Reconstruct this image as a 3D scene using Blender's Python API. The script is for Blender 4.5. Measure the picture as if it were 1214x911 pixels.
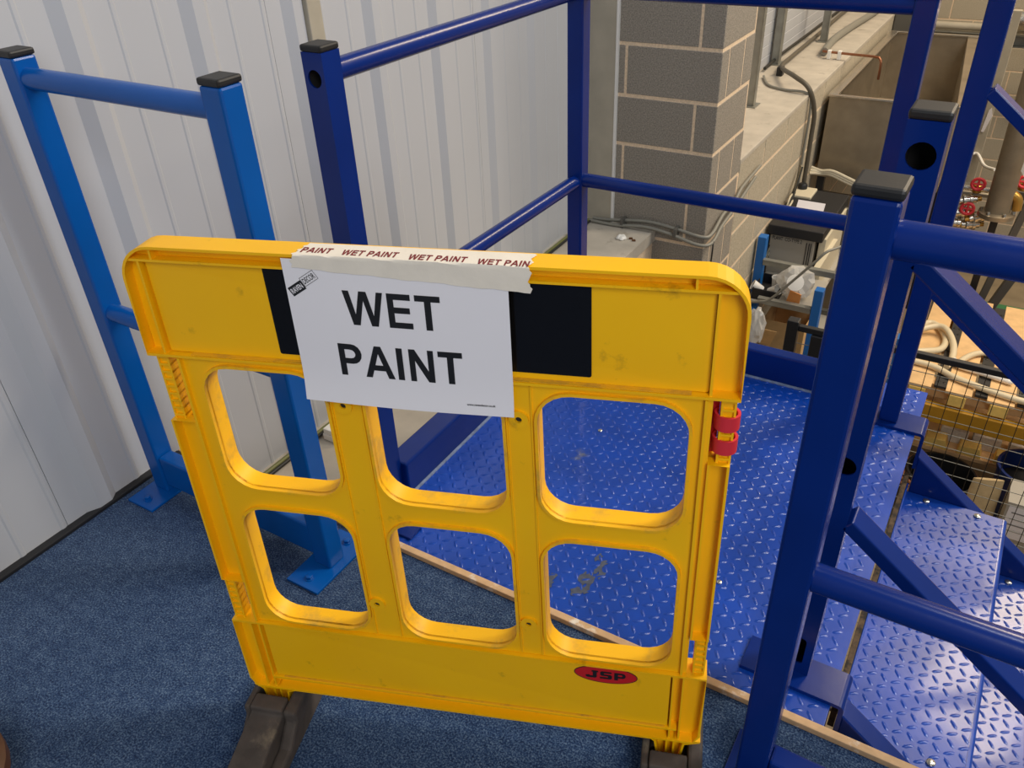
import bpy, bmesh, math, random
from mathutils import Vector, Matrix
random.seed(7)
SC = bpy.context.scene
COL = SC.collection
for o in list(bpy.data.objects): bpy.data.objects.remove(o)

# ------------------------------------------------------------------ camera
yaw, pit, roll = 0.56661537, 0.59232793, -0.0461359
CAMH = 1.41
d = Vector((-math.sin(yaw)*math.cos(pit), math.cos(yaw)*math.cos(pit), -math.sin(pit)))
r0 = Vector((math.cos(yaw), math.sin(yaw), 0)); u0 = r0.cross(d)
rr = r0*math.cos(roll) + u0*math.sin(roll); uu = -r0*math.sin(roll) + u0*math.cos(roll)
cam = bpy.data.cameras.new('camera'); camo = bpy.data.objects.new('camera', cam); COL.objects.link(camo)
cam.sensor_fit = 'HORIZONTAL'; cam.sensor_width = 36; cam.lens = 36*965.7/1214
cam.clip_start = 0.02; cam.clip_end = 100
camo.matrix_world = Matrix(((rr.x, uu.x, -d.x, 0), (rr.y, uu.y, -d.y, 0), (rr.z, uu.z, -d.z, CAMH), (0, 0, 0, 1)))
SC.camera = camo
# ------------------------------------------------------------------ world, lamps, exposure
w = bpy.data.worlds.new('world'); SC.world = w; w.use_nodes = True
bg = w.node_tree.nodes['Background']; bg.inputs[0].default_value = (0.93, 0.97, 1.0, 1); bg.inputs[1].default_value = 0.20
def area(name, loc, target, sx, sy, power, col):
    l = bpy.data.lights.new(name, 'AREA'); l.shape = 'RECTANGLE'; l.size = sx; l.size_y = sy; l.energy = power; l.color = col
    o = bpy.data.objects.new(name, l); COL.objects.link(o); o.location = loc
    o.rotation_euler = (Vector(target)-Vector(loc)).to_track_quat('-Z', 'Y').to_euler(); return o
area('hall_ceiling_lamp', (1.35, 7.0, 4.6), (1.0, 5.8, -1.5), 0.8, 3.2, 250, (1.0, 0.80, 0.56))
area('hall_ceiling_lamp', (4.2, 5.0, 5.2), (0.2, 3.6, -0.8), 0.7, 4.0, 250, (1.0, 0.88, 0.72))
area('hall_ceiling_lamp', (1.5, 2.6, 4.6), (0.0, 1.6, 0.0), 0.5, 2.6, 70, (0.97, 0.98, 1.0))
area('gallery_fill_lamp', (1.7, -1.5, 2.9), (-0.5, 0.9, 0.5), 1.2, 2.4, 74, (0.96, 0.97, 1.0))  # unseen fill lamp added behind the camera to brighten barrier and post fronts
vs = SC.view_settings; vs.view_transform = 'Standard'; vs.look = 'None'; vs.gamma = 1.0; vs.exposure = 0.0
vs.use_curve_mapping = False

# ------------------------------------------------------------------ helpers
ORG = {}
def lin(c):
    return tuple((x/255/12.92 if x/255 <= .04045 else ((x/255+.055)/1.055)**2.4) for x in c) + (1,)
def mat(name, rgb, rough=.5, metal=0, spec=.5, noise=None, bump=None, coat=0, alpha=1, trans=0, mix=None):
    """noise=(scale, amount): colour mottling; bump=(scale, strength, dist); mix=(rgb2, scale, lo, hi): patches of another colour"""
    m = bpy.data.materials.new(name); m.use_nodes = True; nt = m.node_tree; b = nt.nodes['Principled BSDF']
    b.inputs['Roughness'].default_value = rough; b.inputs['Metallic'].default_value = metal
    b.inputs['Specular IOR Level'].default_value = spec; b.inputs['Coat Weight'].default_value = coat; b.inputs['Coat Roughness'].default_value = .08
    b.inputs['Alpha'].default_value = alpha; b.inputs['Transmission Weight'].default_value = trans
    tc = nt.nodes.new('ShaderNodeTexCoord')
    geo = nt.nodes.new('ShaderNodeNewGeometry')
    base = lin(rgb); b.inputs['Base Color'].default_value = base
    src = None
    if noise:
        n = nt.nodes.new('ShaderNodeTexNoise'); n.inputs['Scale'].default_value = noise[0]; n.inputs['Detail'].default_value = 6
        nt.links.new(geo.outputs['Position'], n.inputs['Vector'])
        rp = nt.nodes.new('ShaderNodeValToRGB'); a = noise[1]
        rp.color_ramp.elements[0].position = .3; rp.color_ramp.elements[1].position = .7
        rp.color_ramp.elements[0].color = tuple(max(0, x*(1-a)) for x in base[:3])+(1,)
        rp.color_ramp.elements[1].color = tuple(min(1, x*(1+a)) for x in base[:3])+(1,)
        nt.links.new(n.outputs['Fac'], rp.inputs['Fac']); src = rp.outputs['Color']
    if mix:
        n2 = nt.nodes.new('ShaderNodeTexNoise'); n2.inputs['Scale'].default_value = mix[1]; n2.inputs['Detail'].default_value = 5; n2.inputs['Roughness'].default_value = .65
        nt.links.new(geo.outputs['Position'], n2.inputs['Vector'])
        mr = nt.nodes.new('ShaderNodeMapRange'); mr.inputs['From Min'].default_value = mix[2]; mr.inputs['From Max'].default_value = mix[3]
        nt.links.new(n2.outputs['Fac'], mr.inputs['Value'])
        mx = nt.nodes.new('ShaderNodeMix'); mx.data_type = 'RGBA'
        nt.links.new(mr.outputs['Result'], mx.inputs['Factor'])
        if src: nt.links.new(src, mx.inputs[6])
        else: mx.inputs[6].default_value = base
        mx.inputs[7].default_value = lin(mix[0]); src = mx.outputs[2]
    if src: nt.links.new(src, b.inputs['Base Color'])
    if bump:
        n3 = nt.nodes.new('ShaderNodeTexNoise'); n3.inputs['Scale'].default_value = bump[0]; n3.inputs['Detail'].default_value = 4
        nt.links.new(geo.outputs['Position'], n3.inputs['Vector'])
        bp = nt.nodes.new('ShaderNodeBump'); bp.inputs['Strength'].default_value = bump[1]; bp.inputs['Distance'].default_value = bump[2]
        nt.links.new(n3.outputs['Fac'], bp.inputs['Height']); nt.links.new(bp.outputs['Normal'], b.inputs['Normal'])
    return m

class MB:
    def __init__(s): s.v = []; s.f = []
    def add(s, V, F):
        k = len(s.v); s.v += [Vector(p) for p in V]; s.f += [[i+k for i in f] for f in F]; return s
    def box(s, x0, x1, y0, y1, z0, z1):
        return s.add([(x0,y0,z0),(x1,y0,z0),(x1,y1,z0),(x0,y1,z0),(x0,y0,z1),(x1,y0,z1),(x1,y1,z1),(x0,y1,z1)],
                     [[3,2,1,0],[4,5,6,7],[0,1,5,4],[1,2,6,5],[2,3,7,6],[3,0,4,7]])
    def obox(s, c, X, Y, Z):
        c, X, Y, Z = map(Vector, (c, X, Y, Z))
        P = [c+a*X+b*Y+e*Z for e in (-1,1) for a,b in ((-1,-1),(1,-1),(1,1),(-1,1))]
        return s.add(P, [[3,2,1,0],[4,5,6,7],[0,1,5,4],[1,2,6,5],[2,3,7,6],[3,0,4,7]])
    def bar(s, p0, p1, w_, h_, up=(0,0,1)):
        p0, p1 = Vector(p0), Vector(p1); D = (p1-p0); S = D.cross(Vector(up)).normalized(); U = S.cross(D).normalized()
        return s.obox((p0+p1)/2, D/2, S*w_/2*-1, U*h_/2)
    def tube(s, pts, r, seg=12, caps=True):
        pts = [Vector(p) for p in pts]; n = len(pts); R = r if isinstance(r, (list, tuple)) else [r]*n
        t0 = (pts[1]-pts[0]).normalized(); ref = Vector((0,0,1)) if abs(t0.z) < .9 else Vector((1,0,0))
        N = t0.cross(ref).normalized(); k = len(s.v)
        for i, p in enumerate(pts):
            t = (pts[min(i+1,n-1)]-pts[max(i-1,0)]).normalized(); N = (N-t*N.dot(t)).normalized(); B = t.cross(N)
            for j in range(seg):
                a = 2*math.pi*j/seg; s.v.append(p+(N*math.cos(a)+B*math.sin(a))*R[i])
        for i in range(n-1):
            for j in range(seg):
                a, b = k+i*seg+j, k+i*seg+(j+1)%seg; s.f.append([a, b, b+seg, a+seg])
        if caps: s.f.append([k+j for j in range(seg)][::-1]); s.f.append([k+(n-1)*seg+j for j in range(seg)])
        return s
    def prism(s, loop, fn, a, b):
        """loop of 2-D points, fn(u,v,w)->world, extruded w from a to b"""
        n = len(loop); V = [fn(p[0], p[1], a) for p in loop]+[fn(p[0], p[1], b) for p in loop]
        F = [[i, (i+1)%n, n+(i+1)%n, n+i] for i in range(n)]+[list(range(n))[::-1], list(range(n, 2*n))]
        return s.add(V, F)
    def plate(s, loops, fn, a, b):
        """flat plate with holes: loops[0] outline, others holes"""
        bm = bmesh.new(); edges = []; vs_ = []
        for lp in loops:
            q = [bm.verts.new((p[0], p[1], 0)) for p in lp]; vs_ += q
            edges += [bm.edges.new((q[i], q[(i+1)%len(q)])) for i in range(len(q))]
        bmesh.ops.triangle_fill(bm, edges=edges, use_beauty=True)
        bm.verts.index_update(); idx = {v: i for i, v in enumerate(bm.verts)}
        P = [(v.co.x, v.co.y) for v in bm.verts]; T = [[idx[v] for v in f.verts] for f in bm.faces]; n = len(P); bm.free()
        s.add([fn(x, y, a) for x, y in P]+[fn(x, y, b) for x, y in P], [t for t in T]+[[i+n for i in t][::-1] for t in T])
        k = 0
        off = len(s.v)-2*n
        for lp in loops:
            m = len(lp)
            for i in range(m):
                i0, i1 = off+k+i, off+k+(i+1)%m; s.f.append([i0, i1, i1+n, i0+n])
            k += m
        return s
    def ribbon(s, loop, t, fn, a, b, closed=True):
        """wall of thickness t following loop, from depth a to b"""
        n = len(loop); L = [Vector((p[0], p[1])) for p in loop]; inn = []
        for i in range(n):
            p, q, e = L[i-1] if (closed or i) else L[i], L[i], L[(i+1)%n] if (closed or i < n-1) else L[i]
            D = (e-p); N = Vector((-D.y, D.x)).normalized(); inn.append(q+N*t)
        k = len(s.v)
        for A, dd in ((L, a), (inn, a), (inn, b), (L, b)):
            s.v += [Vector(fn(p.x, p.y, dd)) for p in A]
        for i in range(n if closed else n-1):
            j = (i+1) % n
            for q in range(4):
                q2 = (q+1) % 4; s.f.append([k+q*n+i, k+q*n+j, k+q2*n+j, k+q2*n+i])
        if not closed:
            s.f.append([k+q*n for q in range(4)]); s.f.append([k+q*n+n-1 for q in range(4)][::-1])
        return s
    def lathe(s, prof, c, axis=(0,0,1), seg=20):
        c = Vector(c); A = Vector(axis).normalized(); N = A.cross(Vector((1,0,0)) if abs(A.x) < .9 else Vector((0,1,0))).normalized(); B = A.cross(N)
        k = len(s.v); m = len(prof)
        for r, z in prof:
            for j in range(seg):
                a = 2*math.pi*j/seg; s.v.append(c+A*z+(N*math.cos(a)+B*math.sin(a))*r)
        for i in range(m-1):
            for j in range(seg):
                a, b = k+i*seg+j, k+i*seg+(j+1)%seg; s.f.append([a, b, b+seg, a+seg])
        s.f.append([k+j for j in range(seg)][::-1]); s.f.append([k+(m-1)*seg+j for j in range(seg)]); return s
    def mesh(s, name, bev=0, smooth=True, org=Vector((0,0,0)), seg=2):
        me = bpy.data.meshes.new(name); me.from_pydata([p-org for p in s.v], [], s.f)
        bm = bmesh.new(); bm.from_mesh(me); bmesh.ops.recalc_face_normals(bm, faces=bm.faces)
        if bev:
            E = [e for e in bm.edges if len(e.link_faces) == 2 and e.calc_face_angle(0) > .6]
            bmesh.ops.bevel(bm, geom=E, offset=bev, segments=seg, profile=.5, affect='EDGES', clamp_overlap=True)
        bm.to_mesh(me); bm.free()
        if smooth:
            me.polygons.foreach_set('use_smooth', [True]*len(me.polygons)); me.set_sharp_from_angle(angle=.3 if bev else .7)
        return me
    def build(s, name, m, parent=None, bev=0, smooth=True, seg=2):
        if parent is not None: org = ORG[parent.name]
        else:
            xs, ys, zs = zip(*[(p.x, p.y, p.z) for p in s.v]); org = Vector(((min(xs)+max(xs))/2, (min(ys)+max(ys))/2, min(zs)))
        o = bpy.data.objects.new(name, s.mesh(name, bev, smooth, org, seg)); COL.objects.link(o); o.data.materials.append(m)
        ORG[o.name] = org
        if parent is not None: o.parent = parent
        else: o.location = org
        return o

def thing(name, label, cat, loc, group=None, kind=None):
    o = bpy.data.objects.new(name, None); COL.objects.link(o); o.location = loc; o.empty_display_size = .05
    ORG[o.name] = Vector(loc)
    return tag(o, label, cat, group, kind)
def tag(o, label=None, cat=None, group=None, kind=None):
    if label: o['label'] = label
    if cat: o['category'] = cat
    if group: o['group'] = group
    if kind: o['kind'] = kind
    return o
def struct(name, mb, m, label, cat, bev=0, smooth=True):
    return tag(mb.build(name, m, None, bev, smooth), label, cat, None, 'structure')
def place(name, me, m, parent, loc, rot=None, scale=None):
    o = bpy.data.objects.new(name, me); COL.objects.link(o); o.parent = parent
    o.location = Vector(loc)-ORG[parent.name]; ORG[o.name] = Vector(loc)
    if not me.materials: me.materials.append(m)
    if rot: o.rotation_euler = rot
    if scale: o.scale = scale
    return o
def rrect(x0, x1, y0, y1, r, n=6):
    P = []
    for cx, cy, a0 in ((x1-r, y0+r, -90), (x1-r, y1-r, 0), (x0+r, y1-r, 90), (x0+r, y0+r, 180)):
        for i in range(n+1):
            a = math.radians(a0+90*i/n); P.append((cx+r*math.cos(a), cy+r*math.sin(a)))
    return P
def circle(cx, cy, r, n=20): return [(cx+r*math.cos(2*math.pi*i/n), cy+r*math.sin(2*math.pi*i/n)) for i in range(n)]
def spline(P, n=8):
    P = [Vector(p) for p in P]; out = []
    for i in range(len(P)-1):
        a, b, c, e = P[max(i-1,0)], P[i], P[i+1], P[min(i+2, len(P)-1)]
        for k in range(n):
            t = k/n; out.append(.5*((2*b)+(c-a)*t+(2*a-5*b+4*c-e)*t*t+(3*b-a-3*c+e)*t**3))
    return out+[P[-1]]
def text_shape(txt, fn, x0, x1, y0, y1, depth=.0004, bold=0.0, base=0.0, sub=0, shear=0, space=1):
    """outline lettering stretched to the box x0..x1, y0..y1 and mapped by fn(x,y,depth)"""
    cu = bpy.data.curves.new('t', 'FONT'); cu.body = txt; cu.offset = bold; cu.resolution_u = 4; cu.shear = shear; cu.space_character = space
    o = bpy.data.objects.new('t', cu); COL.objects.link(o)
    me = bpy.data.meshes.new_from_object(o.evaluated_get(bpy.context.evaluated_depsgraph_get()))
    bpy.data.objects.remove(o); bpy.data.curves.remove(cu)
    bm = bmesh.new(); bm.from_mesh(me); bpy.data.meshes.remove(me)
    bmesh.ops.triangulate(bm, faces=bm.faces)
    if sub: bmesh.ops.subdivide_edges(bm, edges=bm.edges, cuts=sub, use_grid_fill=True)
    xs = [v.co.x for v in bm.verts]; ys = [v.co.y for v in bm.verts]
    ax, bx_, ay, by = min(xs), max(xs), min(ys), max(ys)
    bm.verts.index_update()
    V = [fn(x0+(v.co.x-ax)/(bx_-ax)*(x1-x0), y0+(v.co.y-ay)/(by-ay)*(y1-y0), base+depth) for v in bm.verts]
    F = [[v.index for v in f.verts] for f in bm.faces]; bm.free()
    return MB().add(V, F)


def arc(cx, cy, rx, ry, a0, a1, n=8): return [(cx+rx*math.cos(math.radians(a0+(a1-a0)*i/n)), cy+ry*math.sin(math.radians(a0+(a1-a0)*i/n))) for i in range(n+1)]
GLY = {
 'W': (1.30, [[(0,1),(.205,1),(.355,.31),(.535,1),(.77,1),(.945,.30),(1.10,1),(1.30,1),(1.055,0),(.84,0),(.65,.74),(.46,0),(.24,0)]]),
 'E': (.93, [[(.1,0),(.1,1),(.84,1),(.84,.83),(.30,.83),(.30,.61),(.80,.61),(.80,.44),(.30,.44),(.30,.17),(.86,.17),(.86,0)]]),
 'T': (.85, [[(.03,1),(.82,1),(.82,.83),(.53,.83),(.53,0),(.325,0),(.325,.83),(.03,.83)]]),
 'P': (.93, [[(.1,0),(.1,1)]+arc(.55,.69,.33,.31,90,-90)+[(.305,.38),(.305,0)], [(.305,.83)]+arc(.50,.69,.17,.14,90,-90,6)+[(.305,.55)]]),
 'A': (1.0, [[(0,0),(.39,1),(.61,1),(1.0,0),(.785,0),(.70,.23),(.30,.23),(.215,0)], [(.365,.40),(.635,.40),(.5,.77)]]),
 'I': (.40, [[(.1,0),(.305,0),(.305,1),(.1,1)]]),
 'N': (1.01, [[(.1,0),(.1,1),(.30,1),(.72,.33),(.72,1),(.91,1),(.91,0),(.70,0),(.29,.66),(.29,0)]]),
 ' ': (.40, []),
 'J': (1.25, [[(.0,.28),(.0,.16)]+arc(.2,.2,.2,.2,200,270,4)+[(.8,0)]+arc(.8,.2,.22,.2,-90,0,4)+[(1.02,.82),(1.15,.82),(1.15,1),(.55,1),(.55,.82),(.66,.82),(.66,.24),(.36,.24),(.36,.36)]]),
 'S': (1.25, [[(.05,0),(1.0,0),(1.15,.12),(1.15,.48),(1.0,.6),(.42,.6),(.42,.8),(1.1,.8),(1.1,1),(.22,1),(.08,.88),(.08,.52),(.22,.4),(.8,.4),(.8,.2),(.05,.2)]]),
 '2': None}
GLY['P2'] = (1.2, [[(.1,0),(.1,1)]+arc(.85,.66,.28,.34,90,-90)+[(.44,.32),(.44,0)], [(.44,.80)]+arc(.74,.66,.12,.14,90,-90,5)+[(.44,.52)]])
def letters(word, fn, x0, x1, y0, y1, a, b, shear=0.0):
    """bold lettering built from outlines, fitted to the box; word may be a list of glyph names"""
    adv = 0; items = []
    for ch in word: items.append((adv, GLY[ch][1])); adv += GLY[ch][0]+.02
    xs = [adv0+p[0]+shear*p[1] for adv0, L in items for lp in L for p in lp]; lo, hi = min(xs), max(xs); mb = MB()
    for adv0, L in items:
        if L: mb.plate([[(x0+(adv0+p[0]+shear*p[1]-lo)/(hi-lo)*(x1-x0), y0+p[1]*(y1-y0)) for p in lp] for lp in L], fn, a, b)
    return mb

# ------------------------------------------------------------------ materials
M = {}
M['carpet'] = None
def carpet_mat():
    m = bpy.data.materials.new('carpet'); m.use_nodes = True; nt = m.node_tree; b = nt.nodes['Principled BSDF']; L = nt.links
    b.inputs['Roughness'].default_value = .95; b.inputs['Specular IOR Level'].default_value = .15
    b.inputs['Sheen Weight'].default_value = .08
    g = nt.nodes.new('ShaderNodeNewGeometry')
    def noise(s, det): 
        n = nt.nodes.new('ShaderNodeTexNoise'); n.inputs['Scale'].default_value = s; n.inputs['Detail'].default_value = det; n.inputs['Roughness'].default_value = .7
        L.new(g.outputs['Position'], n.inputs['Vector']); return n
    a = noise(270, 3); c = noise(40, 3)
    ad = nt.nodes.new('ShaderNodeMath'); ad.operation = 'MULTIPLY_ADD'; ad.inputs[1].default_value = .25
    L.new(c.outputs['Fac'], ad.inputs[0]); L.new(a.outputs['Fac'], ad.inputs[2])
    rp = nt.nodes.new('ShaderNodeValToRGB'); e = rp.color_ramp.elements
    e[0].position = .50; e[0].color = lin((18,38,72)); e[1].position = .80; e[1].color = lin((104,126,152))
    k = e.new(.62); k.color = lin((42,68,106))
    L.new(ad.outputs[0], rp.inputs['Fac']); L.new(rp.outputs['Color'], b.inputs['Base Color'])
    bp = nt.nodes.new('ShaderNodeBump'); bp.inputs['Strength'].default_value = .9; bp.inputs['Distance'].default_value = .004
    L.new(a.outputs['Fac'], bp.inputs['Height']); L.new(bp.outputs['Normal'], b.inputs['Normal']); return m
M['carpet'] = carpet_mat()
M['blue'] = mat('ultramarine_gloss_paint', (2,37,112), .26, spec=.3, coat=.08, noise=(6,.10), bump=(38,.12,.002))
M['azure'] = mat('azure_gloss_paint', (2,82,162), .26, spec=.3, coat=.08, noise=(6,.08), bump=(38,.12,.002))
M['plate'] = mat('painted_tread_plate', (6,66,168), .34, coat=.25, noise=(9,.15), bump=(60,.15,.002), mix=((96,104,118), 5.5, .665, .74))
M['gap_brown'] = mat('gap_blocker_brown', (84,66,46), .8, noise=(70,.4), mix=((30,26,22), 40, .5, .6))  # dark brown for the plate added to darken the landing gap
M['worn'] = mat('worn_weld', (112,128,160), .7, noise=(60,.3))
M['scuff'] = mat('grey_scuff', (74,82,100), .7, noise=(90,.25))
M['bore_shade'] = mat('bore_shade_black', (22,20,20), .8)  # near-black, puts deep shade into the colour of the tube insides
M['cap'] = mat('black_rubber_cap', (26,26,26), .5, noise=(40,.2), bump=(300,.2,.0005))
M['yellow'] = mat('yellow_moulded_plastic', (255,190,0), .45, noise=(4,.06), bump=(90,.08,.001), mix=((150,106,18), 17, .64, .84))
M['yrim'] = mat('scuffed_yellow_plastic', (252,188,6), .48, mix=((176,140,66), 17, .52, .80), bump=(90,.08,.001))
M['ydirt'] = mat('dusty_yellow_plastic', (236,176,24), .6, mix=((168,132,62), 26, .50, .78), bump=(90,.1,.001))
M['black_sticker'] = mat('black_gloss_sticker', (14,12,11), .18, bump=(25,.12,.002), mix=((60,52,38), 30, .72, .8))
M['paper'] = mat('laminated_white_paper', (236,232,234), .3, spec=.4, bump=(9,.15,.004))
M['ink'] = mat('black_ink', (26,26,28), .45)
M['grey_ink'] = mat('grey_ink', (120,120,120), .45)
M['tape'] = mat('cream_masking_tape', (232,222,205), .7, bump=(160,.3,.001), noise=(30,.05))
M['redink'] = mat('dark_red_print', (120,34,36), .7)
M['red'] = mat('red_plastic', (214,48,58), .45)
M['badge'] = mat('red_badge', (196,28,34), .4)
M['foot'] = mat('recycled_rubber', (74,66,60), .85, noise=(30,.25), bump=(120,.4,.002), mix=((120,108,90), 12, .62, .75))
M['wall'] = mat('white_coated_sheet', (184,186,190), .45, noise=(2,.02), bump=(5,.05,.004))
M['galv'] = mat('galvanised_steel', (150,150,142), .45, metal=.6, noise=(16,.12))
M['flash'] = mat('dull_zinc_flashing', (176,168,150), .55, metal=.0, noise=(9,.10))
M['block'] = mat('grey_concrete_block', (144,137,126), .92, noise=(170,.36), bump=(190,.7,.003))
M['block2'] = mat('buff_concrete_block', (176,166,146), .92, noise=(140,.22), bump=(160,.5,.003))
M['mortar'] = mat('sand_mortar', (226,202,172), .95, noise=(120,.15), bump=(160,.5,.003))
M['concrete'] = mat('pale_concrete', (182,174,160), .9, noise=(7,.12), bump=(120,.3,.002), mix=((140,132,118), 9, .6, .75))
M['lfloor'] = mat('hall_concrete_floor', (138,123,98), .7, noise=(5,.15))
M['mdf'] = mat('mdf_edge', (206,170,128), .8, noise=(60,.10), mix=((232,222,206), 16, .56, .66))
M['wood'] = mat('pale_pine', (226,186,132), .7, noise=(12,.12), mix=((180,128,74), 30, .66, .76))
M['brownwood'] = mat('dark_brown_wood', (88,56,30), .5, noise=(18,.2))
M['dark'] = mat('black_steel', (30,30,32), .5)
M['wire'] = mat('dark_wire', (52,48,42), .4, metal=.4)
M['cable_black'] = mat('black_cable', (40,40,36), .5)
M['cable_brown'] = mat('grey_brown_cable', (88,82,70), .5)
M['cable_grey'] = mat('grey_cable', (132,130,120), .5)
M['cable_cream'] = mat('cream_cable', (206,196,170), .5)
M['earth'] = mat('green_yellow_cable', (112,114,66), .5)
M['hose'] = mat('cream_hose', (222,206,172), .4)
M['copper'] = mat('copper_pipe', (160,108,80), .35, metal=.9)
M['steel'] = mat('stainless_steel', (168,156,136), .38, metal=.75, noise=(7,.14), bump=(3,.1,.01))
M['chrome'] = mat('bright_steel', (206,200,188), .22, metal=.9)
M['pipe'] = mat('grey_lagged_pipe', (140,128,108), .5, metal=.3, noise=(12,.12))
M['rackblue'] = mat('rack_blue_paint', (26,102,176), .4)
M['ochre'] = mat('ochre_beam_paint', (176,128,22), .5, noise=(10,.1))
M['card'] = mat('brown_cardboard', (206,166,112), .85, noise=(20,.08))
M['foil'] = mat('crumpled_clear_plastic', (226,224,218), .15, spec=.8, alpha=.62)
M['white'] = mat('white_plastic', (232,230,224), .4)
M['orange'] = mat('orange_card', (214,140,72), .7)
M['board'] = mat('pale_grey_board', (168,162,150), .6)
M['perf'] = mat('black_perforated_rubber', (50,48,46), .7)
M['brick'] = mat('light_grey_brick', (224,218,206), .85, noise=(60,.1))
M['foam'] = mat('yellow_timber_offcut', (246,206,112), .75, noise=(20,.1))
M['tan'] = mat('brown_hose', (150,96,66), .5)
M['drum'] = mat('dark_blue_drum', (22,44,98), .4)
M['sack'] = mat('buff_paper_sack', (188,164,122), .85, noise=(20,.1), bump=(30,.4,.004))
M['green'] = mat('green_line_paint', (62,122,78), .6)
M['brass'] = mat('brass', (196,152,74), .35, metal=.7)
M['grey'] = mat('dark_grey_paint', (92,90,84), .5)

# ================================================================== SETTING
XW = -1.779                                  # face of the cladding
LOWZ = -2.6                                  # hall floor
struct('floor', MB().box(XW-.05, 2.2, -2.2, 1.028, -.05, 0), M['carpet'], 'dark blue flecked carpet of the gallery', 'carpet')
struct('floor_slab', MB().box(XW-.05, 2.2, -2.2, 1.028, -.24, -.051), M['mortar'], 'timber deck below the blue carpet', 'floor')
struct('floor_hall', MB().box(-6, 5, -2.2, 10.3, LOWZ-.1, LOWZ), M['lfloor'], 'buff concrete floor of the hall below', 'floor')
tag(MB().box(-.2, 5, 8.35, 8.47, LOWZ, LOWZ+.003).build('floor_line', M['green']), 'green painted line on the hall floor', 'floor line', None, 'structure')
struct('trim_1', MB().box(XW, 1.9, 1.029, 1.046, -.08, .012), M['mdf'], 'bare fibreboard strip edging the carpet', 'edging', bev=.0015)
struct('baseboard_left', MB().box(XW-.02, XW+.021, -2.2, 1.028, 0, .012), M['dark'], 'black seal strip where carpet meets white wall', 'baseboard', bev=.003)

# ribbed cladding, one object per sheet
def cladding_profile(y0, y1, x, k0=.785, pitch=.3275):
    P = [(y0, x)]
    k = math.floor((y0-k0)/pitch)-1
    while k0+k*pitch < y1+.4:
        c = k0+k*pitch
        for dy, dx in ((-.046,0),(-.016,.016),(.018,.016),(.040,0),(.100,0),(.104,.002),(.112,.002),(.116,0),(.208,0),(.212,.002),(.220,.002),(.224,0)):
            if y0+.001 < c+dy < y1-.001: P.append((c+dy, x+dx))
        k += 1
    return P+[(y1, x)]
wl = thing('wall_left', 'white ribbed metal cladding wall on the left', 'wall', (XW, 0, 0), kind='structure'); 
ys = [-2.2+.9825*i+.0 for i in range(7)]
ys = [.785-.1+.9825*k for k in range(-3, 3)]+[3.6]
for a, b in zip(ys[:-1], ys[1:]):
    P = cladding_profile(a, b-.0015, XW)
    zb = .0 if b < 1.1 else -.25
    z0 = 0.018 if b < 1.1 else -.25
    MB().prism(P+[(b-.0015, XW-.02), (a, XW-.02)], lambda u, v, w_: (v, u, w_), -.25, 2.6).build('cladding_sheet', M['wall'], wl, smooth=False)
MB().box(XW-.06, XW-.021, -2.2, 3.6, -.25, 2.6).build('backing', M['galv'], wl)
# grey vertical trim strip on the cladding
MB().box(XW+.001, XW+.026, 1.795, 1.850, -.25, 2.6).build('cover_strip', M['flash'], wl, bev=.003)
MB().box(XW+.001, XW+.02, .40, .435, .60, .66).build('black_clip', M['dark'], wl, bev=.003)

# near dado ledge
led = tag(MB().box(XW-.06, -1.40, 1.047, 3.6, -.31, -.25).build('wall_ledge', M['concrete']), 'pale concrete ledge along the foot of the white cladding', 'ledge', None, 'structure')
dn = thing('wall_dado', 'block wall below the near concrete ledge', 'wall', (-1.6, 2.3, LOWZ), kind='structure')
MB().box(XW-.06, -1.412, 1.047, 3.6, LOWZ, -.31).build('mortar_core', M['mortar'], dn)
def block_mesh(name, dx, dy, dz):
    return MB().box(-dx/2, dx/2, -dy/2, dy/2, -dz/2, dz/2).mesh(name, .003, True, seg=1)
_bm = {}
def block(parent, x0, x1, y0, y1, z0, z1, m):
    k = (round(x1-x0,3), round(y1-y0,3), round(z1-z0,3), m.name)
    if k not in _bm: _bm[k] = block_mesh('block', *k[:3]); _bm[k].materials.append(m)
    return place('block', _bm[k], m, parent, ((x0+x1)/2, (y0+y1)/2, (z0+z1)/2))
PIT = .2275; JT = .014
for r_ in range(3):
    z1 = -.315-PIT*r_; y = 1.05+(r_ % 2)*.225
    while y+.44 < 3.6:
        block(dn, -1.5, -1.405, y, y+.44, z1-PIT+JT, z1, M['block2']); y += .451

# block pier
pier = thing('wall_pier', 'grey concrete block pier at the end of the white cladding', 'pillar', (-1.39, 3.83, LOWZ), kind='structure')
PX0, PX1, PY0, PY1 = -1.632, -1.146, 3.6, 4.06
MB().box(PX0, PX1-.002, PY0+.002, PY1-.002, LOWZ, 2.6).build('mortar_core', M['mortar'], pier)
for k in range(-9, 11):
    z0 = .158+PIT*k+JT/2; z1 = z0+PIT-JT
    if z0 < LOWZ or z0 > 1.6: continue
    if k % 2 == 1:      # long stretcher to the corner, header at the far left
        block(pier, PX1-.441, PX1, PY0, PY0+.100, z0, z1, M['block'])
        block(pier, PX0, PX1-.452, PY0, PY0+.100, z0, z1, M['block'])
        block(pier, PX1-.100, PX1, PY0+.111, PY0+.315, z0, z1, M['block']); block(pier, PX1-.100, PX1, PY0+.326, PY1, z0, z1, M['block'])
    else:
        block(pier, PX1-.098, PX1, PY0, PY0+.441, z0, z1, M['block'])
        block(pier, PX0, PX1-.109, PY0, PY0+.100, z0, z1, M['block'])
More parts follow.
